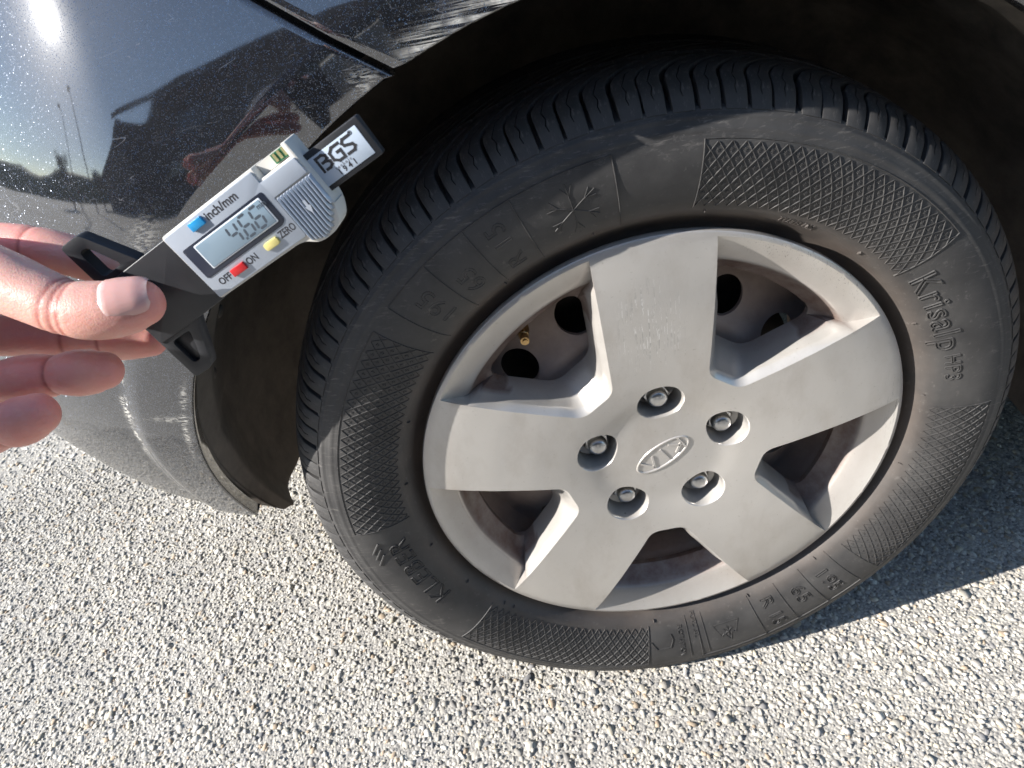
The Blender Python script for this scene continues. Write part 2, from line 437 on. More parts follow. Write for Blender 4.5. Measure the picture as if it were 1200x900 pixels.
def stone_field():
    bm = bmesh.new(); bmesh.ops.create_icosphere(bm, subdivisions=1, radius=1.0)
    bm.verts.ensure_lookup_table()
    bv = np.array([v.co[:] for v in bm.verts]); bf = np.array([[v.index for v in f.verts] for f in bm.faces]); bm.free()
    temps = []
    for k in range(24):
        s = bv * (1 + rng.uniform(-0.26, 0.26, (len(bv), 1)))
        for c in range(5):                                  # cut faces: chipped, angular stones
            nrm = rng.normal(size=3); nrm /= np.linalg.norm(nrm)
            dd = s @ nrm; lim = rng.uniform(0.35, 0.62)
            s = s - np.outer(np.maximum(dd - lim, 0), nrm)
        temps.append(s)
    temps = np.array(temps)
    pts = []
    def zone(x0, x1, y0, y1, sp):
        nx, ny = int((x1-x0)/sp), int((y1-y0)/(sp*0.87))
        gx, gy = np.meshgrid(np.arange(nx), np.arange(ny))
        x = x0 + (gx + 0.5*(gy % 2)) * sp + rng.uniform(-0.42, 0.42, gx.shape)*sp
        y = y0 + gy * sp*0.87 + rng.uniform(-0.42, 0.42, gx.shape)*sp
        return np.stack([x.ravel(), y.ravel(), np.full(x.size, sp)], 1)
    pts = np.concatenate([zone(-1.05, 0.75, -0.32, 0.62, 0.0058), zone(-1.6, -0.2, 0.62, 1.6, 0.010), zone(-1.7, -1.05, -0.3, 0.62, 0.009)])
    # keep only what lies in the wedge in front of the camera (with a wide margin)
    d = np.c_[pts[:, :2], np.zeros(len(pts))] - CAM
    X = d @ RC.T
    u = 600 + FPX*X[:, 0]/X[:, 2]; v = 450 + FPX*X[:, 1]/X[:, 2]
    keep = (X[:, 2] > 0.1) & (u > -160) & (u < 1360) & (v < 1060) & (v > 380)
    keep &= ~((pts[:, 0] > -0.1) & (pts[:, 0] < 0.1) & (pts[:, 1] > 0.02) & (pts[:, 1] < 0.17))
    pts = pts[keep]
    n = len(pts)
    size = pts[:, 2] * np.clip(rng.lognormal(-0.56, 0.42, n), 0.22, 1.35)
    scl = size[:, None] * rng.uniform(0.7, 1.25, (n, 3)) * np.array([1, 1, 0.6])
    ang = rng.uniform(0, 2*np.pi, (n, 3))
    ca, sa = np.cos(ang), np.sin(ang)
    z = np.zeros(n); o = np.ones(n)
    Rx = np.stack([o, z, z, z, ca[:,0], -sa[:,0], z, sa[:,0], ca[:,0]], 1).reshape(n, 3, 3)
    Rz = np.stack([ca[:,2], -sa[:,2], z, sa[:,2], ca[:,2], z, z, z, o], 1).reshape(n, 3, 3)
    base = temps[rng.integers(0, len(temps), n)] @ np.transpose(Rx, (0, 2, 1))
    vv = (base * scl[:, None, :]) @ np.transpose(Rz, (0, 2, 1))
    top = vv[:, :, 2].max(1)
    lvl = rng.normal(-0.0001, 0.0006, n)                     # rolled surface: the tops lie nearly level
    vv[:, :, 2] += (lvl - top)[:, None]
    vv[:, :, 0] += pts[:, 0:1]; vv[:, :, 1] += pts[:, 1:2]
    nvt = len(bv); nf = len(bf)
    allf = (bf[None] + (np.arange(n)*nvt)[:, None, None]).reshape(-1)
    me = bpy.data.meshes.new('stone_chippings')
    me.vertices.add(n*nvt); me.vertices.foreach_set('co', vv.reshape(-1).astype(np.float32))
    me.loops.add(n*nf*3); me.loops.foreach_set('vertex_index', allf.astype(np.int32))
    me.polygons.add(n*nf); me.polygons.foreach_set('loop_start', np.arange(0, n*nf*3, 3, dtype=np.int32))
    me.update(calc_edges=True)
    pal = np.array([(0.60,0.58,0.54),(0.52,0.50,0.455),(0.46,0.445,0.42),(0.56,0.52,0.44),(0.38,0.37,0.36),(0.30,0.30,0.31),(0.64,0.63,0.60),(0.44,0.36,0.28),(0.20,0.20,0.21),(0.50,0.49,0.48)])
    pc = pal[rng.choice(len(pal), n, p=[.17,.19,.16,.12,.10,.04,.09,.04,.01,.08])] * rng.uniform(0.82, 1.12, (n, 1))
    drift = 1 + 0.07*np.sin(pts[:, 0]*9 + 1.3*np.sin(pts[:, 1]*7)) + 0.06*np.sin(pts[:, 1]*17 + 2*np.sin(pts[:, 0]*5)) + 0.05*np.sin(pts[:, 0]*31 + pts[:, 1]*23)
    pc = pc * drift[:, None] * np.array([0.99, 0.955, 0.89])
    at_ = me.attributes.new('tint', 'FLOAT_COLOR', 'POINT')
    cc = np.ones((n, nvt, 4), np.float32); cc[:, :, :3] = pc[:, None, :]
    at_.data.foreach_set('color', cc.reshape(-1))
    ob = link('stone_chippings', me, M['stone'], None, smooth=False)
    tag(ob, 'beige and grey stone chippings set in the asphalt', None, kind='stuff')
stone_field()

# ------------------------------------------------------------------ the car
car = empty('car', (0.0, 0.9, 0.0))
tag(car, 'black car with scuffed bumper and a five-spoke silver wheel cover', 'car')

# ---- tyre: profile of the outer sidewall (radius, outward offset) and of the tread
SW_R = np.array([0.196, 0.201, 0.2065, 0.2105, 0.2145, 0.2190, 0.2240, 0.2320, 0.2420, 0.2520, 0.2620, 0.2700, 0.2770, 0.2830, 0.2880, 0.2915])
SW_W = np.array([-0.020, -0.0180, -0.0165, -0.0145, -0.0100, -0.0018, 0.0036, 0.0085, 0.0125, 0.0148, 0.0156, 0.0150, 0.0136, 0.0115, 0.0090, 0.0066])
def ws(r): return np.interp(r, SW_R, SW_W)
MID = -0.088
def tread_r(y):                                             # y inward from the cover's rim plane
    t = (y - 0.088) / 0.079
    return 0.3158 - 0.0085*np.abs(t)**3.0

def bulge(r, z):
    return 0.0045*np.exp(-(np.maximum(z, 0)/0.045)**2) * sstep(r, 0.215, 0.265) * (1 - sstep(r, 0.292, 0.306))

def flat(v):
    """the loaded tyre stands on the road: the contact patch is flat"""
    v = np.array(v, float)
    v[:, 1] -= bulge(np.hypot(v[:, 0], v[:, 2] - H), v[:, 2]) * (v[:, 1] < 0.06)
    low = v[:, 2] < 0.0
    v[low, 2] = 0.0
    return v

def surf(r, th, lift=0.0):
    """points on the outer sidewall: arrays r, th (degrees)"""
    r = np.asarray(r, float); a = np.radians(th); w = ws(r)
    dw = (ws(r + 0.0005) - ws(r - 0.0005)) / 0.001
    nl = np.sqrt(1 + dw**2)
    rr = r - lift * dw / nl; w = w + lift / nl
    zz = H + rr*np.sin(a)
    return np.stack([rr*np.cos(a), -w - bulge(rr, zz), zz], -1)

def build_tyre():
    # smooth the sidewall profile
    rs = np.interp(np.linspace(0, 1, 60), np.linspace(0, 1, len(SW_R)), SW_R)
    wsm = np.interp(np.linspace(0, 1, 60), np.linspace(0, 1, len(SW_R)), SW_W)
    for k in range(6):
        wsm[1:-1] = 0.25*wsm[:-2] + 0.5*wsm[1:-1] + 0.25*wsm[2:]
    prof = [(0.186, -0.030)] + list(zip(rs, wsm))
    # small rings moulded in the sidewall
    prof = [(r, w + (0.0007 if 0.2785 < r < 0.2805 else 0) + (0.0006 if 0.2865 < r < 0.2885 else 0)) for r, w in prof]
    prof += [(0.2922, 0.0025), (0.2945, -0.0030), (0.2975, -0.0090), (0.3005, -0.0160), (0.3030, -0.0250), (0.3046, -0.0350)]
    ys = np.linspace(0.045, 0.131, 18)
    prof += [(tread_r(y) - 0.0078, -y) for y in ys]
    prof += [(r, -0.176 - w) for r, w in prof[61:67][::-1]]
    prof += [(r, -0.176 - w) for r, w in prof[1:61][::-1]]
    seg = 288
    v = []
    for i in range(seg):
        a = 2*math.pi*i/seg
        for r, w in prof: v.append((r*math.cos(a), -w, H + r*math.sin(a)))
    o = mesh('tyre', flat(v), grid_faces(seg, len(prof), True), M['rubber'], car, fix=True)
    global SW_Rs, SW_Ws
    SW_Rs, SW_Ws = rs, wsm
    return o
tyre = build_tyre()
o_ws = ws
def ws(r): return np.interp(r, SW_Rs, SW_Ws)

def tread_blocks():
    rows = [(0.0095, 0.0445), (0.0505, 0.0800), (0.0860, 0.1200)]
    def bend(y): return -26.0 * (max(0.0, y - 0.012) / 0.08)**1.55      # the lateral grooves sweep round towards the middle
    for ri, (y0, y1) in enumerate(rows):
        npitch = (110, 95, 95)[ri]; step = 360 / npitch
        protos = []
        for kind in range(2):
            ns = 11
            half = step * (0.440 if kind == 0 else 0.415)
            v = []; f = []
            if ri == 0:                                       # shoulder block: wraps from the sidewall over onto the tread
                pr_ = np.linspace(0, 1, 8); pq = np.linspace(0, 1, ns)
                rr_ = np.interp(pq, pr_, [0.2905, 0.2962, 0.3013, 0.3056, 0.3091, 0.3117, 0.3133, 0.3141])
                yy_ = np.interp(pq, pr_, [-0.0080, -0.0042, 0.0003, 0.0060, 0.0135, 0.0225, 0.0330, 0.0445])
                dep = np.interp(pq, [0, 0.15, 0.5, 1], [0.0010, 0.0045, 0.0082, 0.0095])
            else:
                yy_ = np.linspace(y0, y1, ns); rr_ = tread_r(yy_); dep = np.full(ns, 0.0095)
            tr = np.gradient(rr_); ty = np.gradient(yy_); tl = np.hypot(tr, ty)
            nr_, ny_ = ty/tl, -tr/tl                          # outward normal in (r, y)
            for j in range(ns):
                y, rt = yy_[j], rr_[j]
                c = bend(y)
                hw = half * (1.0 if ri else (0.93 + 0.07*min(1, j/4)))
                zig = 0.045*step*(1 if j % 2 else -1) if 2 < j < ns-1 else 0.0     # wavy sipe down the middle
                sd = 0.34 if 2 < j < ns-1 else 0.0; sw = 0.022*step
                rb, yb = rt - nr_[j]*dep[j], y - ny_[j]*dep[j]
                ch = 0.14 * step if j in (0, ns-1) else 0.06*step
                for (dt, q) in ((-hw - 0.03*step, 1.0), (-hw, 0.10), (-hw + ch, 0.0), (zig - sw, 0.0), (zig, sd), (zig + sw, 0.0), (hw - ch, 0.0), (hw, 0.10), (hw + 0.03*step, 1.0)):
                    a = R(c + dt); r2 = rt + (rb-rt)*q; y2 = y + (yb-y)*q
                    v.append((r2*math.cos(a), y2, r2*math.sin(a)))
            for j in range(ns-1):
                for k in range(8): f.append((j*9+k, j*9+k+1, (j+1)*9+k+1, (j+1)*9+k))
            f.append(tuple(range(9))[::-1]); f.append(tuple(range((ns-1)*9, ns*9)))
            me = bpy.data.meshes.new('tread_block'); me.from_pydata(v, [], f)
            bm = bmesh.new(); bm.from_mesh(me); bmesh.ops.recalc_face_normals(bm, faces=bm.faces); bm.to_mesh(me); bm.free()
            me.polygons.foreach_set('use_smooth', [True]*len(me.polygons)); me.set_sharp_from_angle(angle=R(40))
            me.materials.append(M['rubber']); protos.append(me)
        for i in range(npitch):
            th = step * (i + 0.5*(ri % 2))
            o = bpy.data.objects.new('tread_block', protos[i % 2])
            col.objects.link(o); o.parent = tyre
            o.location = (0, 0, H); o.rotation_euler = (0, -R(th + random.uniform(-0.2, 0.2)), 0)
tread_blocks()

# ---- raised marks on the sidewall
def ridge(mb, pts, width=0.0007, height=0.0006):
    """pts: list of (r, deg) along a line on the sidewall"""
    pts = np.array(pts, float)
    r = pts[:, 0]; t = pts[:, 1]
    x = r*np.cos(np.radians(t)); z = r*np.sin(np.radians(t))
    d = np.stack([np.gradient(x), np.gradient(z)], 1); L = np.linalg.norm(d, axis=1); L[L < 1e-9] = 1; d /= L[:, None]
    nx, nz = -d[:, 1]*width/2, d[:, 0]*width/2
    def s3(px, pz, lift):
        rr = np.hypot(px, pz); return surf(rr, np.degrees(np.arctan2(pz, px)), lift)
    a = s3(x + nx, z + nz, -0.0002); b = s3(x + nx*0.45, z + nz*0.45, height); c = s3(x - nx*0.45, z - nz*0.45, height); e = s3(x - nx, z - nz, -0.0002)
    n = len(r)
    v = np.concatenate([a, b, c, e])
    f = []
    for i in range(n-1):
        for k in range(3): f.append((k*n+i, (k+1)*n+i, (k+1)*n+i+1, k*n+i+1))
    f += [(0, n, 2*n, 3*n), (n-1, 4*n-1, 3*n-1, 2*n-1)]
    mb.add(v, f)

def seg_pts(p, q, n=8):
    return [(p[0]+(q[0]-p[0])*i/(n-1), p[1]+(q[1]-p[1])*i/(n-1)) for i in range(n)]

def lattice(t0, t1, r0, r1):
    mb = MB()
    sp = 1.95; k = 8.2/(0.048)                               # degrees of lean per metre of radius
    for sgn in (1, -1):
        c = t0 - 10
        while c < t1 + 10:
            rr = np.linspace(r0, r1, 40); th = c + sgn*k*(rr - (r0+r1)/2)
            ok = (th > t0) & (th < t1)
            if ok.sum() > 3:
                ridge(mb, list(zip(rr[ok], th[ok])), 0.00075, 0.00065)
            c += sp
    # little stars in the diamonds
    dr = sp / k / 2
    for i in range(-30, 31):
        for j in range(0, 14):
            r = r0 + dr*(j + 0.0) ; th = (t0+t1)/2 + sp*(i + 0.5*(j % 2))
            base = ((t0 - 10 - (t0+t1)/2) / sp) % 1
            th += base*sp + sp*0.5
            if not (t0 + 0.8 < th < t1 - 0.8 and r0 + 0.003 < r < r1 - 0.003): continue
            s = 0.0014; dt = math.degrees(s / r)
            for (a, b) in ((1, 0), (0.5, 0.87), (-0.5, 0.87)):
                ridge(mb, [(r - a*s, th - b*dt), (r + a*s, th + b*dt)], 0.0006, 0.0004)
    # border line
    ridge(mb, seg_pts((r0-0.001, t0), (r1+0.002, t0), 12), 0.0010, 0.0007)
    ridge(mb, seg_pts((r0-0.001, t1), (r1+0.002, t1), 12), 0.0010, 0.0007)
    ridge(mb, seg_pts((r1+0.002, t0), (r1+0.002, t1), 60), 0.0010, 0.0006)
    o = mb.build('ribbed_panel', M['rubber'], tyre)
    o['kind'] = 'stuff'
    return o
for a, b in ((38, 82.5), (-142, -97.5), (-42.5, 1), (137.5, 181)):
    lattice(a, b, 0.2275, 0.2725)

def text_edges(body, size):
    cu = bpy.data.curves.new('t', 'FONT'); cu.body = body; cu.size = size; cu.dimensions = '2D'; cu.fill_mode = 'NONE'
    cu.align_x = 'CENTER'; cu.align_y = 'CENTER'; cu.resolution_u = 3; cu.space_character = 1.1
    ob = bpy.data.objects.new('t', cu); col.objects.link(ob)
    dg = bpy.context.evaluated_depsgraph_get()
    me = ob.evaluated_get(dg).to_mesh()
    v = np.array([p.co[:2] for p in me.vertices]); e = [tuple(x.vertices) for x in me.edges]
    ob.evaluated_get(dg).to_mesh_clear()
    bpy.data.objects.remove(ob); bpy.data.curves.remove(cu)
    return v, e

def side_text(name, body, size, r, th, radial, stretch=1.0, width=0.0007, height=0.0006):
    v, e = text_edges(body, size)
    mb = MB()
    def mp(p):
        x, y = p
        if radial: return (r + x, th + math.degrees(y*stretch / r))          # reads outward, tops to +angle
        return (r + y, th - math.degrees(x*stretch / r))                     # reads clockwise, tops outward
    for a, b in e:
        ridge(mb, [mp(v[a]), mp(v[b])], width, height)
    return mb.build(name, M['rubber'], tyre)

for off in (0, 180):
    side_text('raised_lettering', '195', 0.0200, 0.2475, 128.4 - off, True, 1.0, 0.0007, 0.00035 if off == 0 else 0.0009)
    side_text('raised_lettering', '65', 0.0200, 0.2440, 121.2 - off, True, 1.0, 0.0007, 0.00035 if off == 0 else 0.0009)
    side_text('raised_lettering', 'R 15', 0.0190, 0.2480, 113.4 - off, True, 1.0, 0.0007, 0.00035 if off == 0 else 0.0009)
    mb = MB()
    for t in (133.0, 124.7, 117.3, 109.6, 95.0):
        ridge(mb, seg_pts((0.2225, t - off), (0.2750, t - off), 10), 0.0010, 0.0007)
    ridge(mb, seg_pts((0.2750, 95.0 - off), (0.2750, 133.0 - off), 40), 0.0010, 0.0006)
    mb.build('divider_ridge', M['rubber'], tyre)
    # snow flake inside a mountain outline
    mb = MB()
    cr, ct = 0.2490, 102.0 - off
    def pt(x, y): return (cr + y, ct - math.degrees(x / cr))
    for k in range(6):
        a = R(60*k + 30); s = 0.019 if off == 0 else 0.006
        ridge(mb, [pt(0, 0), pt(s*math.cos(a)*0.5, s*math.sin(a)*0.5), pt(s*math.cos(a), s*math.sin(a))], 0.0008, 0.0006)
        for b in (0.5, -0.5):
            ridge(mb, [pt(s*0.55*math.cos(a), s*0.55*math.sin(a)), pt(s*0.55*math.cos(a)+s*0.4*math.cos(a+b), s*0.55*math.sin(a)+s*0.4*math.sin(a+b))], 0.0007, 0.0005)
    if off:
        tri = [(-0.014, -0.010), (-0.007, 0.004), (-0.004, 0.001), (0, 0.012), (0.005, 0.002), (0.008, 0.005), (0.014, -0.010), (-0.014, -0.010)]
        for a, b in zip(tri[:-1], tri[1:]): ridge(mb, [pt(*a), pt(*b)], 0.0009, 0.0006)
    mb.build('snowflake_mark', M['rubber'], tyre)
side_text('raised_lettering', 'Krisalp', 0.0250, 0.2385, 25.6, False, 1.06, 0.0012, 0.0011)
side_text('raised_lettering', 'HP3', 0.0150, 0.2400, 11.2, False, 1.0, 0.0010, 0.0010)
side_text('raised_lettering', 'KLEBER', 0.0240, 0.2440, -164.0, False, 1.05, 0.0009, 0.0008)
side_text('raised_lettering', 'ROTATION', 0.0070, 0.2480, -89.5, True, 1.0, 0.0006, 0.0005)
side_text('raised_lettering', 'RADIAL', 0.0070, 0.2330, -85.6, True, 1.0, 0.0006, 0.0005)
side_text('raised_lettering', 'TUBELESS', 0.0062, 0.2215, 62.0, False, 1.0, 0.0006, 0.0004)
mb = MB()
for t in (-87.6, -83.4): ridge(mb, seg_pts((0.2225, t), (0.2700, t), 10), 0.0009, 0.0006)
for a, b in (((0.2430, -97.0), (0.2530, -95.4)), ((0.2530, -95.4), (0.2520, -92.2)), ((0.2520, -92.2), (0.2430, -91.5)), ((0.2430, -91.5), (0.2370, -91.9))):
    ridge(mb, seg_pts(a, b, 4), 0.0010, 0.0008)
mb.build('rotation_arrow', M['rubber'], tyre)
mb = MB()
for k in range(3):
    ridge(mb, seg_pts((0.2590, -172.5 - 1.6*k), (0.2680, -170.0 - 1.6*k), 5), 0.0022, 0.0009)
mb.build('stripe_mark', M['rubber'], tyre)
for t in (155, 172, -168, -152, -139, -136, 24, 4, -16, 47, 60, 80, 100, 118, -50, -70, -96):
    r = 0.2215
    mb = MB(); ridge(mb, [(r, t), (r + 0.0012, t + 0.15), (r + 0.0022, t + 0.05)], 0.0007, 0.0016)
    mb.build('moulding_nib', M['rubber'], tyre)

# ---- steel wheel behind the cover
def steel_w(r):
    return np.interp(r, [0.0, 0.080, 0.092, 0.104, 0.110, 0.116, 0.124, 0.150, 0.162, 0.170, 0.178, 0.186, 0.192, 0.199],
                        [-0.034, -0.034, -0.040, -0.046, -0.044, -0.044, -0.050, -0.060, -0.066, -0.066, -0.046, -0.034, -0.030, -0.0135])
def cdt(loops, extra, keep):
    v = []; e = []
    for L in loops:
        n = len(v); v += [Vector(p) for p in L]
        e += [(n+i, n+(i+1) % len(L)) for i in range(len(L))]
    v += [Vector(p) for p in extra]
    rv, re_, rf, *_ = geometry.delaunay_2d_cdt(v, e, [], 0, 1e-7)
    rv = np.array([p[:] for p in rv])
    fs = [f for f in rf if keep(rv[list(f)].mean(0))]
    return rv, fs

def circle(c, r, n): return [(c[0] + r*math.cos(2*math.pi*i/n), c[1] + r*math.sin(2*math.pi*i/n)) for i in range(n)]

def steel_wheel():
    holes = [(0.137*math.cos(R(57.8 + 27.7*k)), 0.137*math.sin(R(57.8 + 27.7*k))) for k in range(13)]
    hr = 0.0162
    loops = [circle((0, 0), 0.199, 160), circle((0, 0), 0.030, 40)] + [circle(c, hr, 28) for c in holes]
    ex = []
    for r in np.arange(0.036, 0.197, 0.0055):
        n = max(24, int(2*math.pi*r/0.0085))
        for i in range(n):
            p = (r*math.cos(2*math.pi*i/n), r*math.sin(2*math.pi*i/n))
            if all(abs(math.hypot(p[0]-c[0], p[1]-c[1])) > hr + 0.0016 for c in holes): ex.append(p)
    keep = lambda c: 0.030 < np.hypot(*c) < 0.1989 and all((c[0]-h[0])**2 + (c[1]-h[1])**2 > (hr*0.995)**2 for h in holes)
    rv, fs = cdt(loops, ex, keep)
    w = steel_w(np.hypot(rv[:, 0], rv[:, 1]))
    v = [W(x, z, ww) for (x, z), ww in zip(rv, w)]
    f = [tuple(q) for q in fs]
    for h in holes:                                          # walls of the holes
        L = circle(h, hr, 28); n = len(v)
        for x, z in L: v.append(W(x, z, float(steel_w(math.hypot(x, z)))))
        for x, z in L: v.append(W(x, z, float(steel_w(math.hypot(x, z))) - 0.004))
        f += [(n+i, n+(i+1) % 28, n+28+(i+1) % 28, n+28+i) for i in range(28)]
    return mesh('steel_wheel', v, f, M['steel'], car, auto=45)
rimw = steel_wheel()

def lathe(prof, n=32, axis=(0, 0), phase=0.0, flatn=None):
    v = []
    for i in range(n):
        a = 2*math.pi*i/n + phase
        for r, w in prof: v.append(W(axis[0] + r*math.cos(a), axis[1] + r*math.sin(a), w))
    return v, grid_faces(n, len(prof), True)

v, f = lathe([(0.07, -0.090), (0.150, -0.090), (0.150, -0.112), (0.07, -0.112)], 64)
mesh('brake_disc', v, f, M['disc'], car, auto=40, fix=True)
v, f = lathe([(0.0, -0.060), (0.085, -0.060), (0.10, -0.070), (0.10, -0.125), (0.0, -0.125)], 48)
mesh('wheel_hub', v, f, M['disc'], car, auto=40, fix=True)
v, f = lathe([(0.186, -0.030), (0.172, -0.060), (0.166, -0.110), (0.172, -0.150), (0.186, -0.156)], 96)
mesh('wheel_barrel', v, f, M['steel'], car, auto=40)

SPOKE0 = 89.4
for k in range(5):
    a = R(SPOKE0 - 72*k); c = (0.05715*math.cos(a), 0.05715*math.sin(a))
    mbn = MB()
    prof = [(0.0135, -0.0345), (0.0135, -0.0310), (0.0118, -0.0290)]
    v, f = lathe(prof, 36, c); mbn.add(v, f)
    nut = None
    # six-sided body
    hexv = []
    for (rr, w) in ((0.0118, -0.0300), (0.0118, -0.0178), (0.0106, -0.0160), (0.0084, -0.0156)):
        for i in range(6):
            t = 2*math.pi*i/6 + 0.4*k; hexv.append(W(c[0] + rr*math.cos(t), c[1] + rr*math.sin(t), w))
    mbn.add(hexv, [(j*6+i, j*6+(i+1) % 6, (j+1)*6+(i+1) % 6, (j+1)*6+i) for j in range(3) for i in range(6)])
    nut = mbn.build('wheel_nut', M['chrome'], rimw, smooth=True, auto=30)
    v, f = lathe([(0.0086, -0.0160), (0.0086, -0.0120), (0.0082, -0.0098), (0.0068, -0.0080), (0.0044, -0.0070), (0.0, -0.0066)], 24, c)
    mesh('nut_cap', v, f, M['chrome'], rimw, auto=60, fix=True)
# valve
a = R(127.6); c = (0.1615*math.cos(a), 0.1615*math.sin(a))
v, f = lathe([(0.0, -0.024), (0.0022, -0.024), (0.0022, -0.026), (0.0036, -0.0262), (0.0036, -0.034), (0.0042, -0.0345), (0.0042, -0.040), (0.0055, -0.042), (0.0055, -0.066)], 20, c)
mesh('valve', v, f, M['brass'], rimw, auto=35, fix=True)

# ---- wheel cover
def face_w(r, ang=None):
    return np.interp(r, [0.0, 0.046, 0.054, 0.064, 0.085, 0.115, 0.150, 0.180, 0.198, 0.206], [-0.0040, -0.0040, -0.0034, -0.0005, 0.0022, 0.0044, 0.0052, 0.0040, 0.0020, 0.0])
_rr = np.linspace(0, 0.206, 120); _ww = face_w(_rr)
for _ in range(14): _ww[1:-1] = 0.25*_ww[:-2] + 0.5*_ww[1:-1] + 0.25*_ww[2:]
def face_s(x, z):
    return np.interp(np.hypot(x, z), _rr, _ww)

def rot2(p, deg):
    c, s = math.cos(R(deg)), math.sin(R(deg)); return (p[0]*c - p[1]*s, p[0]*s + p[1]*c)
def spoke_h(a): return 0.0385 + (a - 0.081)*(0.0075/0.118)
RIM_A, RING_R = 0.2035, 0.1820
def bez(p, q, s, n):
    return [((1-t)**2*p[0] + 2*t*(1-t)*q[0] + t*t*s[0], (1-t)**2*p[1] + 2*t*(1-t)*q[1] + t*t*s[1]) for t in np.linspace(0, 1, n)]
def lerp2(p, q, t): return (p[0]+(q[0]-p[0])*t, p[1]+(q[1]-p[1])*t)
def a_at(r):                                                 # distance along the spoke where its edge reaches radius r
    lo, hi = 0.05, r
    for _ in range(40):
        m_ = 0.5*(lo+hi)
        if math.hypot(m_, spoke_h(m_)) < r: lo = m_
        else: hi = m_
    return lo
# window frame: its middle points along +x; spoke A at +36 deg, spoke B at -36 deg
def eA(a): return rot2((a, -spoke_h(a)), 36)
def eB(a): return rot2((a, spoke_h(a)), -36)
aO, aR, aI = a_at(RIM_A), a_at(RING_R), 0.0800
def inner_path(d=0.0085):
    """from spoke A at the ring, in round the hub end, out along spoke B to the ring"""
    A0, A1, B1, B0 = eA(aR), eA(aI), eB(aI), eB(aR)
    LA = math.dist(A0, A1); LH = math.dist(A1, B1)
    p1 = lerp2(A1, A0, d/LA); p2 = lerp2(A1, B1, min(0.42, d/LH)); p3 = lerp2(B1, A1, min(0.42, d/LH)); p4 = lerp2(B1, B0, d/LA)
    path = [lerp2(A0, p1, t) for t in np.linspace(0, 1, 16)[:-1]] + bez(p1, A1, p2, 9)[:-1] + [lerp2(p2, p3, t) for t in np.linspace(0, 1, 5)[:-1]] + bez(p3, B1, p4, 9)[:-1] + [lerp2(p4, B0, t) for t in np.linspace(0, 1, 16)]
    return path
IN = inner_path()
thA = math.atan2(eA(aO)[1], eA(aO)[0]); thAr = math.atan2(eA(aR)[1], eA(aR)[0])
OUTA = [eA(a) for a in np.linspace(aO, aR, 8)]; OUTB = [eB(a) for a in np.linspace(aR, aO, 8)]
ARC = [(RIM_A*math.cos(t), RIM_A*math.sin(t)) for t in np.linspace(-thA, thA, 34)]
L0 = OUTA[:-1] + IN + OUTB[1:] + ARC[1:-1]
# hole in the bottom of the window
def hole_loop():
    off = 0.0085
    def oA(a): return rot2((a, -spoke_h(a) - off), 36)
    def oB(a): return rot2((a, spoke_h(a) + off), -36)
    ro = 0.1690
    lo = [oA(a) for a in np.linspace(0.090, 0.1600, 30)]
    t1 = 0.355
    A0 = oA(0.1640); A1 = oA(0.0990); B1 = oB(0.0990); B0 = oB(0.1640)
    arc = [(ro*math.cos(t), ro*math.sin(t)) for t in np.linspace(-t1, t1, 30)]
    def corner(c, p, q, d, n=10):
        a = lerp2(c, p, d/math.dist(c, p)); b = lerp2(c, q, d/math.dist(c, q)); return bez(a, c, b, n)
    cA = rot2((ro, 0), math.degrees(math.atan2(A0[1], A0[0])))
    cB = rot2((ro, 0), math.degrees(math.atan2(B0[1], B0[0])))
    pts = corner(cA, arc[-3], A1, 0.016) + corner(A1, cA, B1, 0.0105) + corner(B1, A1, cB, 0.0105) + corner(cB, B1, arc[3], 0.016) + arc[4:-4]
    return pts
HL = np.array(hole_loop())
CEN = (0.128, 0.0)
def hole_at(p):
    """point of the hole's edge in the direction of p from the window's middle"""
    d = np.array(p) - CEN; th = math.atan2(d[1], d[0])
    a = np.arctan2(HL[:, 1] - CEN[1], HL[:, 0] - CEN[0])
    best = None
    for i in range(len(HL)):
        j = (i+1) % len(HL)
        da = (a[j]-a[i]+math.pi) % (2*math.pi) - math.pi; dx = (th-a[i]+math.pi) % (2*math.pi) - math.pi
        if abs(da) > 1e-9 and 0 <= dx/da <= 1.0 and abs(dx) < 1.0:
            t = dx/da; q = HL[i]*(1-t) + HL[j]*t
            return tuple(q)
    k = np.argmin(np.abs((a - th + math.pi) % (2*math.pi) - math.pi)); return tuple(HL[k])
HOLE_W = -0.030
def ring_w(r):                                               # the sloping ring between two spokes
    return np.interp(r, [0.1785, RING_R, 0.186, 0.192, 0.198, RIM_A, 0.206], [-0.0150, -0.0108, -0.0082, -0.0052, -0.0022, 0.0006, 0.0])
POCKET_R = 0.0595
def pocket(k, s=1.0):
    a = SPOKE0 - 72*k
    out = []
    for i in range(36):
        t = 2*math.pi*i/36
        ct, st = math.cos(t), math.sin(t)
        x = 0.0176*s*math.copysign(abs(ct)**0.86, ct); y = 0.0200*s*math.copysign(abs(st)**0.86, st)
        if x > 0: y *= 1 - 0.10*x/0.0176                     # a little narrower at the outer end
        out.append(rot2((POCKET_R + x, y), a))
    return out

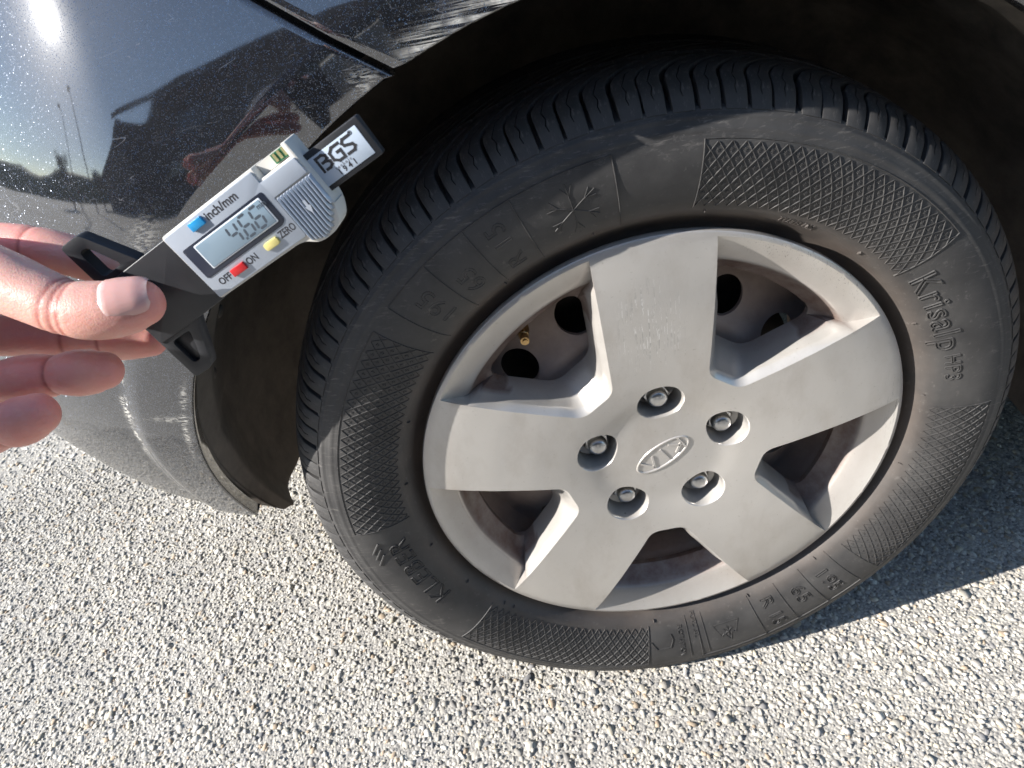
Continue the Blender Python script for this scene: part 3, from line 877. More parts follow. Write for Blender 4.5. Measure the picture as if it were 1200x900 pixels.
def wheel_cover():
    V = []; F = []; DU = []; WE = []; SC = []
    def put(pts, dust=0.0):
        n = len(V)
        for i, p in enumerate(pts):
            V.append(p); DU.append(dust[i] if hasattr(dust, '__len__') else dust)
        return n
    wins = [[rot2(p, SPOKE0 - 36 - 72*k) for p in L0] for k in range(5)]
    pocks = [pocket(k) for k in range(5)]
    # front face
    from mathutils import Vector as Vv
    import mathutils
    def inside(p, poly):
        x, y = p; n = len(poly); r = False; j = n-1
        for i in range(n):
            xi, yi = poly[i]; xj, yj = poly[j]
            if (yi > y) != (yj > y) and x < (xj-xi)*(y-yi)/(yj-yi) + xi: r = not r
            j = i
        return r
    allb = np.array([p for L in wins + pocks for p in L])
    ex = []
    g = 0.0042
    for i in range(-50, 51):
        for j in range(-58, 59):
            p = (g*(i + 0.5*(j % 2)), g*0.866*j)
            r = math.hypot(*p)
            if r > 0.2015: continue
            if np.min((allb[:, 0]-p[0])**2 + (allb[:, 1]-p[1])**2) < 0.0022**2: continue
            if any(inside(p, L) for L in wins) or any(inside(p, L) for L in pocks): continue
            ex.append(p)
    # the plan of the face, then its height
    keep = lambda c: np.hypot(*c) < 0.20585 and not any(inside(c, L) for L in wins) and not any(inside(c, L) for L in pocks)
    rv, fs = cdt([circle((0, 0), 0.206, 220)] + wins + pocks, ex, keep)
    fw = face_s(rv[:, 0], rv[:, 1])
    n = put([W(x, z, w) for (x, z), w in zip(rv, fw)])
    for q in fs: F.append(tuple(n+i for i in q))
    # rolled outer edge
    prof = [(0.206, 0.0), (0.2070, -0.0008), (0.2075, -0.0026), (0.2074, -0.0065), (0.2055, -0.0105), (0.200, -0.0190)]
    seg = 220; n = len(V)
    for i in range(seg):
        a = 2*math.pi*i/seg
        put([W(r*math.cos(a), r*math.sin(a), w) for r, w in prof])
    F.extend(tuple(n+i for i in q) for q in grid_faces(seg, len(prof), True))
    for k in range(5):
        rt = lambda p: rot2(p, SPOKE0 - 36 - 72*k)
        # ring between the spokes
        rr = np.concatenate([np.linspace(RIM_A, RING_R + 0.002, 8), [RING_R]])
        nt = 40
        n = len(V)
        for i, r in enumerate(rr):
            ta = math.atan2(eA(a_at(r))[1], eA(a_at(r))[0]) * 1.0
            for t in np.linspace(-ta, ta, nt):
                x, z = rt((r*math.cos(t), r*math.sin(t)))
                w = float(ring_w(r)) if i else float(face_s(x, z))
                put([W(x, z, w)], max(0.0, 0.35*(1 - (r - RING_R)/0.012)) * 0.6)
        F.extend(tuple(n+i for i in q) for q in grid_faces(len(rr), nt))
        # sides of the spokes along the ring
        for L, fl in ((OUTA, 1), (OUTB, 0)):
            n = len(V)
            for p in L:
                x, z = rt(p); r = math.hypot(x, z)
                top = float(face_s(x, z)); bot = min(top, float(ring_w(r)))
                put([W(x, z, top), W(x, z, bot)], 0.1)
            F.extend(tuple(n+i for i in q) for q in grid_faces(len(L), 2))
        # walls of the window: spokes and hub end
        n = len(V); rows = 9
        for p in IN:
            h = hole_at(p); d = math.dist(p, h)
            x0, z0 = rt(p); w0 = float(face_s(x0, z0))
            c1 = min(0.0008/d, .08); c2 = min(0.0052/d, .52); c3 = min(0.0058/d, .60)
            tt = [(0, 0), (c1, -0.0006), (c2, -0.0056), (c3, -0.0070)]
            for t, dw in tt:
                x, z = rt(lerp2(p, h, t)); put([W(x, z, w0 + dw)])
            for s in np.linspace(0, 1, 5)[1:]:
                t = c3 + (1-c3)*s; w = (w0-0.0070)*(1-s) + HOLE_W*s
                x, z = rt(lerp2(p, h, t)); put([W(x, z, w)], 0.10 + 0.25*s)
            x, z = rt(h); put([W(x, z, HOLE_W - 0.005)], 0.8)
        F.extend(tuple(n+i for i in q) for q in grid_faces(len(IN), rows))
        # and on the rim side
        nin = n; n = len(V); rows = 9
        for t in np.linspace(-thAr, thAr, 40):
            p = (RING_R*math.cos(t), RING_R*math.sin(t)); h = hole_at(p)
            for s, ws_, du in ((0, -0.0108, .2), (0.06, -0.0118, .35), (0.14, -0.0140, .5), (0.26, -0.0172, .7), (0.42, -0.0208, .85), (0.6, -0.0240, 0.95), (0.8, -0.0272, 0.95), (1.0, HOLE_W, 0.95), (1.0, HOLE_W-0.005, 0.95)):
                x, z = rt(lerp2(p, h, s)); put([W(x, z, ws_)], du)
        F.extend(tuple(n+i for i in q) for q in grid_faces(40, rows))
        for (ca, cb) in ((nin, n + 39*9), (nin + (len(IN)-1)*9, n)):      # close the upright corner between spoke and rim
            F.extend((ca+i, ca+i+1, cb+i+1, cb+i) for i in range(8))
        # pocket of the wheel nut
        L = pocks[k]; n = len(V); rows = 7
        a = R(SPOKE0 - 72*k); c = (0.0580*math.cos(a), 0.0580*math.sin(a))
        for p in L:
            w0 = float(face_s(*p))
            for s, dw in ((1.0, 0), (0.985, -0.0004), (0.955, -0.0016), (0.93, -0.0040), (0.885, -0.0120), (0.84, -0.0200), (0.60, -0.0225)):
                q = lerp2(c, p, s); put([W(q[0], q[1], w0 + dw)], 0.0 if s > .9 else 0.25)
        F.extend(tuple(n+i for i in q) for q in grid_faces(36, rows, True))
    o = mesh('wheel_cover', V, F, M['silver'], car, fix=False)
    me = o.data
    # make every face look outward / consistent
    bm = bmesh.new(); bm.from_mesh(me)
    bmesh.ops.remove_doubles(bm, verts=bm.verts, dist=2e-6)
    bmesh.ops.recalc_face_normals(bm, faces=bm.faces)
    bm.faces.ensure_lookup_table()
    tot = sum(f.normal.y * f.calc_area() for f in bm.faces)
    if tot > 0: bmesh.ops.reverse_faces(bm, faces=bm.faces)
    bm.to_mesh(me); bm.free()
    me.polygons.foreach_set('use_smooth', [True]*len(me.polygons)); me.set_sharp_from_angle(angle=R(32))
    co = np.zeros(len(me.vertices)*3, np.float32); me.vertices.foreach_get('co', co); co = co.reshape(-1, 3)
    x, w, z = co[:, 0], -co[:, 1], co[:, 2] - H
    r = np.hypot(x, z); th = np.degrees(np.arctan2(z, x))
    # brake dust sits in the bowls of the windows
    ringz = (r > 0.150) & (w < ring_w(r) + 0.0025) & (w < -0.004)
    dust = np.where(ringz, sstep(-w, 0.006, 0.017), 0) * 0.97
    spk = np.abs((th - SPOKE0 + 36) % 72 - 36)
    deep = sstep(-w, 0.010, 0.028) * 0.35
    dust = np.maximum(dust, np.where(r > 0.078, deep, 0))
    dust = np.maximum(dust, 0.22*sstep(r, 0.170, 0.184)*(1 - sstep(r, 0.190, 0.2035))*(spk > 13.5))
    dust = np.maximum(dust, 0.16*np.exp(-((r - 0.206)/0.0018)**2))
    wear = sstep(r, 0.186, 0.200) * (w > -0.006) * (sstep(th, 20, 50) * (1 - sstep(th, 62, 75)) + 0.7*sstep(th, -12, 2)*(1 - sstep(th, 8, 16)))
    dx = (x + 0.006) / 0.030; dz = (z - 0.138) / 0.040
    scr = np.clip(1.3 - 1.1*np.sqrt(dx*dx + dz*dz), 0, 1) * (w > -0.002)
    for nm, arr in (('dust', dust), ('wear', wear), ('scratch', scr)):
        a_ = me.attributes.new(nm, 'FLOAT', 'POINT'); a_.data.foreach_set('value', arr.astype(np.float32))
    return o
cover = wheel_cover()

# emblem: oval ring and letters
ANG = 212.0
def emblem():
    mb = MB(); n = 72; w0 = -0.0042
    v = []
    for i in range(n):
        t = 2*math.pi*i/n
        for s, dw in ((1.0, -0.0003), (0.985, 0.0009), (0.955, 0.0012), (0.915, 0.0009), (0.90, 0.0000)):
            x, z = rot2((0.0275*s*math.cos(t) if True else 0, (0.0128 - 0.0275*(1-s))*math.sin(t)), ANG)
            v.append(W(x, z, w0 + dw))
    mb.add(v, grid_faces(n, 5, True))
    mb.build('emblem_ring', M['silver'], cover, smooth=True)
    letters = {'K': (-0.0155, [[(-.0045, -.0062), (-.0045, .0062)], [(.0052, .0062), (-.0040, -.0002)], [(-.0018, .0012), (.0056, -.0062)]]),
               'I': (-0.0015, [[(0, -.0070), (0, .0070)]]),
               'A': (0.0135, [[(-.0062, -.0062), (-.0006, .0062)], [(-.0006, .0062), (.0062, -.0062)]])}
    for ch, (ox, strokes) in letters.items():
        mb = MB()
        for (a, b) in strokes:
            dx, dy = b[0]-a[0], b[1]-a[1]; L = math.hypot(dx, dy); nx, ny = -dy/L*0.00125, dx/L*0.00125
            q = []
            for (s, lift) in ((1.0, -0.0003), (0.75, 0.0011), (-0.75, 0.0011), (-1.0, -0.0003)):
                for p in (a, b):
                    x, z = rot2((p[0] + ox + nx*s, p[1] + ny*s), ANG); q.append(W(x, z, w0 + lift))
            mb.add(q, [(0, 1, 3, 2), (2, 3, 5, 4), (4, 5, 7, 6), (0, 2, 4, 6), (1, 7, 5, 3)])
        mb.build('emblem_letter', M['silver'], cover)
emblem()

# ---- body panels
ARCH = 0.379
def body_y(x, z):
    """depth of the outer skin (negative = towards the viewer)"""
    x = np.asarray(x, float); z = np.asarray(z, float)
    dx, dz = x, z - H
    r = np.hypot(dx, dz); d = np.maximum(r - ARCH, 0)
    s = np.clip(dz / np.maximum(r, 1e-6), 0, 1)
    upw = sstep(z, 0.40, 0.60)
    e = np.maximum(d - 0.030, 0)
    y = -0.036 - 0.008*sstep(z, 0.50, 0.64) + upw * s * (0.03*d + 0.30*e + 1.45*e*e)
    y = y + 1.1 * np.maximum(0.5 - z, 0)**1.8 * np.where(x < 0, 1.0, 0.35)
    y = y - 0.007 * (1 - sstep(d, 0.034, 0.052)) * (1 - upw)
    y = y + 1.30 * np.maximum(-0.30 - x, 0)**1.7
    return y

def panel(name, A, O, nu, nv, lip_u=None, lip_edges=('v0',), attrs=None, mat='paint'):
    """ruled between two plan curves A(u), O(u) in (x, z); depth from body_y; the v=0 edge is folded inward"""
    u = np.linspace(0, 1, nu)
    vv = np.linspace(0, 1, nv)**1.7
    a = np.array([A(t) for t in u]); o_ = np.array([O(t) for t in u])
    X = a[:, None, :] * (1 - vv)[None, :, None] + o_[:, None, :] * vv[None, :, None]
    Y = body_y(X[..., 0], X[..., 1])
    Pn = np.stack([X[..., 0], Y, X[..., 1]], -1)
    def fold(edge, inner, dirn):
        """edge: (n,3) points; returns rows rounding the edge inward (into the car)"""
        rows = []
        for s, dy in ((0.0006, 0.0006), (0.0012, 0.0022), (0.0010, 0.0060), (0.0, 0.0150)):
            q = edge + dirn * s; q = q.copy(); q[:, 1] += dy; rows.append(q)
        return rows
    # fold at v=0
    e0 = Pn[:, 0]; d0 = e0 - Pn[:, 1]; d0 /= np.linalg.norm(d0, axis=1)[:, None]
    rows = fold(e0, None, d0)[::-1]
    full = np.concatenate([np.stack(rows, 1), Pn], 1)
    # fold at u=0 and u=1
    f0 = full[0]; dd = full[0] - full[1]; dd /= np.maximum(np.linalg.norm(dd, axis=1), 1e-9)[:, None]
    top = np.stack(fold(f0, None, dd)[::-1], 0)
    f1 = full[-1]; dd = full[-1] - full[-2]; dd /= np.maximum(np.linalg.norm(dd, axis=1), 1e-9)[:, None]
    bot = np.stack(fold(f1, None, dd), 0)
    full = np.concatenate([top, full, bot], 0)
    n0, n1 = full.shape[:2]
    o = mesh(name, full.reshape(-1, 3), grid_faces(n0, n1), M[mat], car)
    me = o.data
    bm = bmesh.new(); bm.from_mesh(me); bmesh.ops.recalc_face_normals(bm, faces=bm.faces)
    if sum(f.normal.y*f.calc_area() for f in bm.faces) > 0: bmesh.ops.reverse_faces(bm, faces=bm.faces)
    bm.to_mesh(me); bm.free()
    me.polygons.foreach_set('use_smooth', [True]*len(me.polygons))
    co = full.reshape(-1, 3)
    if attrs:
        for nm, fn in attrs.items():
            a_ = me.attributes.new(nm, 'FLOAT', 'POINT'); a_.data.foreach_set('value', np.asarray(fn(co), np.float32))
    return o

def polar(deg, r=ARCH): return (r*math.cos(R(deg)), H + r*math.sin(R(deg)))
G0 = polar(111.9); GDIR = np.array([-0.195 + 0.140, 0.697 - 0.657]); GDIR /= np.linalg.norm(GDIR)
GAP = 0.0022
def gap_curve(t, side):
    p = np.array(G0) + GDIR*t + np.array([0, 0.02*t*t]); nrm = np.array([-GDIR[1], GDIR[0]])
    return p + nrm*GAP*side
def bumper_A(u):
    ang = 112.3 + (181.0 - 112.3)*u
    if u == 0: return gap_curve(0, 1)
    return polar(ang, ARCH + (0.374 - ARCH)*u)
def bumper_O(u):
    # far boundary: end of the seam, then down the nose, then along the lower edge
    ks = [(0.0, gap_curve(0.62, 1)), (0.35, (-0.86, 0.80)), (0.7, (-0.88, 0.52)), (1.0, (-0.86, 0.285))]
    for (a, p), (b, q) in zip(ks[:-1], ks[1:]):
        if u <= b + 1e-9: return np.array(p)*(1-(u-a)/(b-a)) + np.array(q)*((u-a)/(b-a))
def dist_arch(c): return np.hypot(c[:, 0], c[:, 2]-H) - ARCH
def bumper_dust_reflection(c):
    d = dist_arch(c); return np.clip(sstep(0.47 - c[:, 2], 0.0, 0.14), 0, 1) * (0.14 + 0.32*sstep(d, 0.035, 0.055))  # dust plus the sunlit road's reflection, painted pale into the lower skin
def bumper_chip(c):
    d = dist_arch(c); th = np.degrees(np.arctan2(c[:, 2]-H, c[:, 0])) % 360
    g1 = np.exp(-((d-0.049)/0.0026)**2) * sstep(th, 146, 151) * (1 - sstep(th, 163, 170))
    g2 = np.exp(-((d-0.0025)/0.0022)**2) * sstep(th, 149, 153) * (1 - sstep(th, 158, 166))
    g3 = 0.8*np.exp(-((d-0.003)/0.007)**2) * np.exp(-((th-114.3)/1.1)**2)
    g4 = 0.6*np.exp(-((c[:, 2]-0.452)/0.0022)**2) * (d < 0.05)
    g5 = 0.30*np.exp(-((d-0.046)/0.007)**2) * np.exp(-((th-137)/2.0)**2)
    return np.clip(g1 + 0.8*g2 + g3 + g4 + g5, 0, 1)
panel('bumper', bumper_A, bumper_O, 150, 110, attrs={'dust': bumper_dust_reflection, 'chip': bumper_chip, 'scuff': lambda c: 0*c[:, 0]})

def fender_A(u): 
    if u == 0: return gap_curve(0, -1)
    return polar(111.5 + (-8 - 111.5)*u)
def fender_O(u):
    ks = [(0.0, gap_curve(0.62, -1)), (0.12, (-0.45, 1.02)), (0.45, (0.15, 1.06)), (0.8, (0.85, 0.95)), (0.93, (0.85, 0.45)), (1.0, (0.85, 0.24))]
    for (a, p), (b, q) in zip(ks[:-1], ks[1:]):
        if u <= b + 1e-9: return np.array(p)*(1-(u-a)/(b-a)) + np.array(q)*((u-a)/(b-a))
def fender_scuff(c):
    d = dist_arch(c); th = np.degrees(np.arctan2(c[:, 2]-H, c[:, 0])) % 360
    return np.clip(np.exp(-((d-0.003)/0.008)**2) * 1.0 * sstep(th, 90, 99) * (1 - sstep(th, 109.5, 111.5)), 0, 1)
panel('fender', fender_A, fender_O, 150, 70, attrs={'dust': lambda c: 0.25*sstep(0.4 - c[:, 2], 0, 0.12), 'scuff': fender_scuff, 'chip': lambda c: 0*c[:, 0]})

v = []
for t in np.linspace(0.001, 0.6, 60):
    for sd in (3.2, -3.2):
        p_ = gap_curve(t, sd); v.append((p_[0], float(body_y(p_[0], p_[1])) + 0.0165, p_[1]))
mesh('seam_light_stop', v, grid_faces(60, 2), M['under'], car)  # strip added behind the seam to stop sunlight leaking onto the tyre

# inside of the wheel arch
def arch_liner():
    angs = np.linspace(-13, 187.5, 170)
    secs = [(0.014, 0.0), (0.011, 0.004), (0.004, 0.010), (0.003, 0.016), (0.005, 0.024), (0.003, 0.036), (0.000, 0.05), (0.006, 0.075), (0.010, 0.10), (0.008, 0.13), (0.000, 0.17), (-0.01, 0.21), (-0.03, 0.25), (-0.10, 0.275), (-0.28, 0.285)]
    secs_i = np.linspace(0, len(secs)-1, 70)
    dr = np.interp(secs_i, range(len(secs)), [s[0] for s in secs]); dy = np.interp(secs_i, range(len(secs)), [s[1] for s in secs])
    v = []; du = []
    for a in angs:
        u_ = (a + 13) / 200.5
        x, z = polar(a, ARCH if a < 112 else ARCH + (0.374-ARCH)*(a-112)/69)
        y0 = float(body_y(x, z)) + 0.004
        for k in range(len(dr)):
            r = (ARCH if a < 112 else ARCH + (0.374-ARCH)*(a-112)/69) + dr[k] 
            a = -13 + u_*(13 + float(np.interp(dy[k], [0, 0.012, 0.03, 0.05, 0.08, 0.11, 0.15, 0.20, 0.3], [182.2, 185.5, 188.2, 189.4, 189.2, 188.6, 188.4, 187.5, 186.0])))
            # ribs and pockets pressed into the plastic
            if a < 170: r += 0.006*sstep(math.sin(R(a*9)), 0.55, 0.8)*sstep(dy[k], 0.04, 0.055)*(1 - sstep(dy[k], 0.10, 0.115))*(1 - sstep(a, 160, 170))
            yy = y0*(1 - sstep(dy[k], 0, .2)) + dy[k]
            endcurve = 0.0
            zz = H + r*math.sin(R(a)) + endcurve
            v.append((r*math.cos(R(a)), yy, zz)); du.append(float(sstep(0.52 - zz, 0.0, 0.2))*0.9)
    o = mesh('wheel_arch_liner', v, grid_faces(len(angs), len(dr)), M['liner'], car)
    a_ = o.data.attributes.new('dust', 'FLOAT', 'POINT'); a_.data.foreach_set('value', np.array(du, np.float32))
    return o
liner = arch_liner()
# fasteners on the liner's front end
for (deg, yy) in ((172, 0.06), (158, 0.05), (150, 0.06), (120, 0.05), (70, 0.06), (40, 0.05)):
    a = R(deg); r = ARCH + 0.0035
    c = Vector((r*math.cos(a), yy, H + r*math.sin(a))); inn = Vector((-math.cos(a), 0, -math.sin(a)))
    mb = MB(); mb.tube([c - inn*0.004, c + inn*0.002, c + inn*0.0035], [0.0055, 0.0055, 0.0035], 14)
    mb.build('push_clip', M['liner'], liner, smooth=True, auto=40)

# the rest of the body that shades the wheel arch and the road: underside, bonnet, sill and door
mb = MB(); mb.box((-0.62, 0.30, 0.24), (2.6, 1.55, 0.30)); mb.box((-0.70, 0.42, 0.30), (-0.40, 1.45, 0.42)); mb.box((-0.45, 0.30, 0.301), (0.55, 0.34, 0.90))
mb.build('underbody', M['under'], car)
def bonnet():
    v = []; nx, ny = 16, 10
    for i in range(nx):
        x = -0.78 + 1.75*i/(nx-1)
        for j in range(ny):
            t = j/(ny-1)
            y = 0.10 + 1.5*t + (0.25*max(0, (-0.35-x))**1.3 if t < 0.5 else -0.25*max(0, (-0.35-x))**1.3)
            z = 0.90 + 0.16*sstep(x, -0.8, 0.9) + 0.05*math.sin(math.pi*t)
            v.append((x, y, z))
    o = mesh('bonnet', v, grid_faces(nx, ny), M['paint'], car)
    for nm in ('dust', 'chip', 'scuff'):
        o.data.attributes.new(nm, 'FLOAT', 'POINT')
bonnet()
def side_panel(name, x0, x1, zs, mat):
    v = []; nx = 8
    for i in range(nx):
        x = x0 + (x1-x0)*i/(nx-1)
        for z in zs: v.append((x, float(body_y(0.85, z)), z))
    o = mesh(name, v, grid_faces(nx, len(zs)), M[mat], car)
    for nm in ('dust', 'chip', 'scuff'):
        o.data.attributes.new(nm, 'FLOAT', 'POINT')
side_panel('door', 0.855, 1.95, np.linspace(0.36, 0.98, 12), 'paint')
side_panel('sill', 0.40, 1.95, np.linspace(0.20, 0.352, 6), 'paint')

# ------------------------------------------------------------------ tread depth gauge
gauge = bpy.data.objects.new('tread_depth_gauge', None)
gauge.empty_display_size = 0.02
gauge['_local'] = 1
GO = np.array([-0.237018, -0.170672, 0.330176 + H])
GE = np.array([[0.90816712, 0.39787272, 0.13011452], [-0.10088855, -0.09362909, 0.99048225], [0.40626837, -0.91265048, -0.04489006]])
gm = Matrix.Identity(4)
for i in range(3):
    gm[i][0] = GE[i][0]*HS; gm[i][1] = -GE[i][1]*HS; gm[i][2] = -GE[i][2]*HS; gm[i][3] = CAM[i] + (GO[i]-CAM[i])*HS
gauge.matrix_world = gm
col.objects.link(gauge)
tag(gauge, 'digital tread depth gauge with grey body and black foot, held over the tyre', 'depth gauge')
# local metres: x along the beam, y up across the body (0 .. -0.032), z towards the viewer

def rpoly(pts, rad, n=5):
    out = []
    m_ = len(pts)
    for i in range(m_):
        p, c, q = pts[i-1], pts[i], pts[(i+1) % m_]
        r = rad[i] if hasattr(rad, '__len__') else rad
        if r <= 0: out.append(c); continue
        a = lerp2(c, p, min(0.45, r/math.dist(c, p))); b = lerp2(c, q, min(0.45, r/math.dist(c, q)))
        out += bez(a, c, b, n)
    return out

def plate(name, poly, z0, z1, mat, parent, bevel=0.0006, seg=2):
    mb = MB(); mb.prism(poly, z0, z1)
    return mb.build(name, M[mat], parent, bevel=bevel, seg=seg)
mmv = lambda pts: [(x/1000, y/1000) for x, y in pts]
# case: off-white back shell, silver-grey face plate
outline = mmv([(0.0, 0.0), (51.2, 0.0), (51.2, -5.2), (66.8, -5.2), (66.8, 0.3), (69.0, 0.3), (69.6, -27.5), (64.5, -36.2), (53.5, -37.0), (48.0, -32.4), (0.6, -32.2)])
body = plate('case', rpoly(outline, [.0015, 0, .0004, .0004, 0, .0012, .005, .004, .004, .004, .0015]), -0.0135, -0.0004, 'gcase', gauge, 0.0009)
face = mmv([(0.8, -0.9), (50.4, -0.9), (50.4, -6.0), (68.2, -6.0), (68.6, -13.0), (51.0, -13.2), (51.0, -31.4), (1.2, -31.4)])
plate('face_plate', rpoly(face, [.001, .0006, .0006, .0008, .0005, .0005, .001, .001]), -0.0010, 0.0004, 'gbody', gauge, 0.0003)
# battery or contact slot with circuit board
mb = MB(); mb.box((0.0514, -0.0050, -0.0120), (0.0666, -0.0003, -0.0052)); mb.build('slot_floor', M['gcase'], body)
mb = MB(); mb.box((0.0590, -0.0046, -0.0051), (0.0664, -0.0006, -0.0040)); mb.build('circuit_board', M['green'], body)
for k in range(3):
    mb = MB(); mb.box((0.0598 + 0.0023*k, -0.0040, -0.0039), (0.0610 + 0.0023*k, -0.0008, -0.0036)); mb.build('contact_pad', M['pcb'], body)
# ribbed thumb grip
for k in range(11):
    x0 = 0.0516 + 0.00163*k
    yb = -0.0365 + 0.0006*abs(k-3) + (0.0012*max(0, k-6))
    pr = []
    nseg = 6
    vsec = [(x0 + 0.00155*i/nseg, 0.0019*math.sin(math.pi*i/nseg)**0.8 if 0 < i < nseg else 0.0) for i in range(nseg+1)]
    ys = [-0.0138, -0.0142, yb + 0.0030, yb + 0.0008, yb]
    zs = [0.35, 1.0, 1.0, 0.75, 0.0]
    v = []; 
    for y, s in zip(ys, zs):
        for x, zz in vsec: v.append((x, y, -0.0006 + zz*s + (0.0008*s)))
    for x, zz in vsec: v.append((x, yb - 0.0004, -0.012))
    f = grid_faces(6, nseg+1)
    mesh('grip_rib', v, f, M['gbody'], body, fix=True, auto=50)
mb = MB(); mb.prism(mmv([(59.2, -22.5), (62.0, -22.5), (60.6, -26.0)]), 0.0012, 0.0021); mb.build('grip_arrow', M['gbody'], body)
mb = MB(); mb.box((0.0600, -0.0225, 0.0012), (0.0612, -0.0200, 0.0021)); mb.build('grip_arrow', M['gbody'], body)
# display
plate('display_frame', rpoly(mmv([(3.6, -8.5), (48.6, -8.5), (48.6, -21.4), (46.5, -22.9), (3.6, -22.9)]), 0.0012), 0.0003, 0.0007, 'gframe', gauge, 0.0001)
scr = plate('screen', rpoly(mmv([(9.2, -9.6), (46.2, -9.6), (46.2, -20.9), (9.2, -20.9)]), 0.0006), 0.0006, 0.0010, 'bezel', gauge, 0.0001)
plate('screen_glass', rpoly(mmv([(9.8, -10.1), (45.6, -10.1), (45.6, -20.4), (9.8, -20.4)]), 0.0005), 0.0009, 0.00115, 'lcd', scr, 0.00005)
SEGS = {'4': 'fgbc', '6': 'afgedc'}
def digit(ch, x0, y0, w, h):
    mb = MB(); t = 0.00105; sl = 0.16
    def sg(x1, y1, x2, y2):
        dx, dy = x2-x1, y2-y1; L = math.hypot(dx, dy); ux, uy = dx/L, dy/L; nx, ny = -uy*t/2, ux*t/2; c = t*0.32
        pts = [(x1+ux*c, y1+uy*c), (x1+ux*(c+t/2)+nx, y1+uy*(c+t/2)+ny), (x2-ux*(c+t/2)+nx, y2-uy*(c+t/2)+ny), (x2-ux*c, y2-uy*c), (x2-ux*(c+t/2)-nx, y2-uy*(c+t/2)-ny), (x1+ux*(c+t/2)-nx, y1+uy*(c+t/2)-ny)]
        pts = [(x0 + px + sl*py, y0 + py) for px, py in pts]
        mb.prism(pts[::-1], 0.00112, 0.00119)
    co = {'a': (0, h, w, h), 'g': (0, h/2, w, h/2), 'd': (0, 0, w, 0), 'f': (0, h/2, 0, h), 'b': (w, h/2, w, h), 'e': (0, 0, 0, h/2), 'c': (w, 0, w, h/2)}
    for s in SEGS[ch]: sg(*co[s])
    mb.build('display_digit', M['seg'], scr)
digit('4', 0.0248, -0.0192, 0.0042, 0.0082)
mb = MB(); mb.box((0.0302, -0.0196, 0.00112), (0.0312, -0.0186, 0.00119)); mb.build('decimal_point', M['seg'], scr)
digit('6', 0.0316, -0.0192, 0.0042, 0.0082)
digit('6', 0.0377, -0.0192, 0.0042, 0.0082)

def text_mesh(name, body_, size, loc, mat, parent, rot=0.0, xs=1.0, align='LEFT', thick=0.00004):
    cu = bpy.data.curves.new('t', 'FONT'); cu.body = body_; cu.size = size; cu.align_x = align; cu.align_y = 'CENTER'; cu.extrude = thick; cu.resolution_u = 3; cu.offset = size*0.018
    ob = bpy.data.objects.new('t', cu); col.objects.link(ob)
    dg = bpy.context.evaluated_depsgraph_get()
    me = bpy.data.meshes.new_from_object(ob.evaluated_get(dg))
    bpy.data.objects.remove(ob); bpy.data.curves.remove(cu)
    me.transform(Matrix.Translation(loc) @ Matrix.Rotation(rot, 4, 'Z') @ Matrix.Diagonal((xs, 1, 1, 1)))
    me.materials.clear()
    return link(name, me, M[mat], parent, smooth=False)
text_mesh('display_unit', 'mm', 0.0030, (0.0428, -0.0122, 0.00116), 'seg', scr)
# buttons and their printed words
for nm, mt, x, y, w_, h_ in (('unit_button', 'blue', 0.0178, -0.0038, 0.0070, 0.0036), ('zero_button', 'yellow', 0.0372, -0.0262, 0.0072, 0.0032), ('power_button', 'red', 0.0178, -0.0267, 0.0074, 0.0033)):
    plate(nm, rpoly([(x-w_/2, y-h_/2), (x+w_/2, y-h_/2), (x+w_/2, y+h_/2), (x-w_/2, y+h_/2)], 0.0004 if mt != 'yellow' else 0.0012), 0.0002, 0.0016, mt, gauge, 0.0003)
text_mesh('printed_word', 'inch/mm', 0.0050, (0.0225, -0.0040, 0.00044), 'ink', gauge, 0, 0.98)
text_mesh('printed_word', 'ZERO', 0.0042, (0.0418, -0.0256, 0.00044), 'ink', gauge, 0, 0.78)
text_mesh('printed_word', 'ON', 0.0042, (0.0224, -0.0266, 0.00044), 'ink', gauge, 0, 0.88)
text_mesh('printed_word', 'OFF', 0.0042, (0.0062, -0.0268, 0.00044), 'ink', gauge, 0, 0.92)
# beam with label
plate('beam', rpoly(mmv([(60, -7.6), (95.0, -7.6), (95.6, -8.2), (95.6, -23.4), (95.0, -24.0), (60, -24.0)]), 0.0004), -0.0095, -0.0050, 'blackp', gauge, 0.0005)
lab = plate('label', rpoly(mmv([(66, -10.0), (93.2, -10.0), (93.2, -22.0), (66, -22.0)]), 0.0003), -0.0051, -0.0048, 'labelw', gauge, 0.00005)
def strokes(name, polys, wd, z, mat, parent):
    mb = MB()
    for pl in polys:
        for a, b in zip(pl[:-1], pl[1:]):
            dx, dy = b[0]-a[0], b[1]-a[1]; L = math.hypot(dx, dy)
            if L < 1e-9: continue
            ux, uy = dx/L*wd/2, dy/L*wd/2; nx, ny = -uy, ux
            q = [(a[0]-ux+nx, a[1]-uy+ny), (a[0]-ux-nx, a[1]-uy-ny), (b[0]+ux-nx, b[1]+uy-ny), (b[0]+ux+nx, b[1]+uy+ny)]
            mb.prism(q, z, z + 0.00007)
            z += 0.000002
    return mb.build(name, M[mat], parent)
sl = 0.0
def LP(ox, oy, s, pts): return [(ox + p[0]*s, oy + p[1]*s) for p in pts]
lx, ly, S = 0.0722, -0.0168, 0.0054
strokes('label_letter', [LP(lx, ly, S, [(0, 0), (0, 1), (.55, 1), (.78, .85), (.78, .66), (.55, .52), (.3, .52)]), LP(lx, ly, S, [(.55, .52), (.85, .36), (.85, .14), (.6, 0), (.3, 0)])], 0.0011, -0.00478, 'ink', lab)
strokes('label_letter', [LP(lx + 0.0061, ly, S, [(.95, 1), (.35, 1), (0, .75), (0, .25), (.35, 0), (.85, 0), (.85, .55), (.55, .55)])], 0.0011, -0.00478, 'ink', lab)
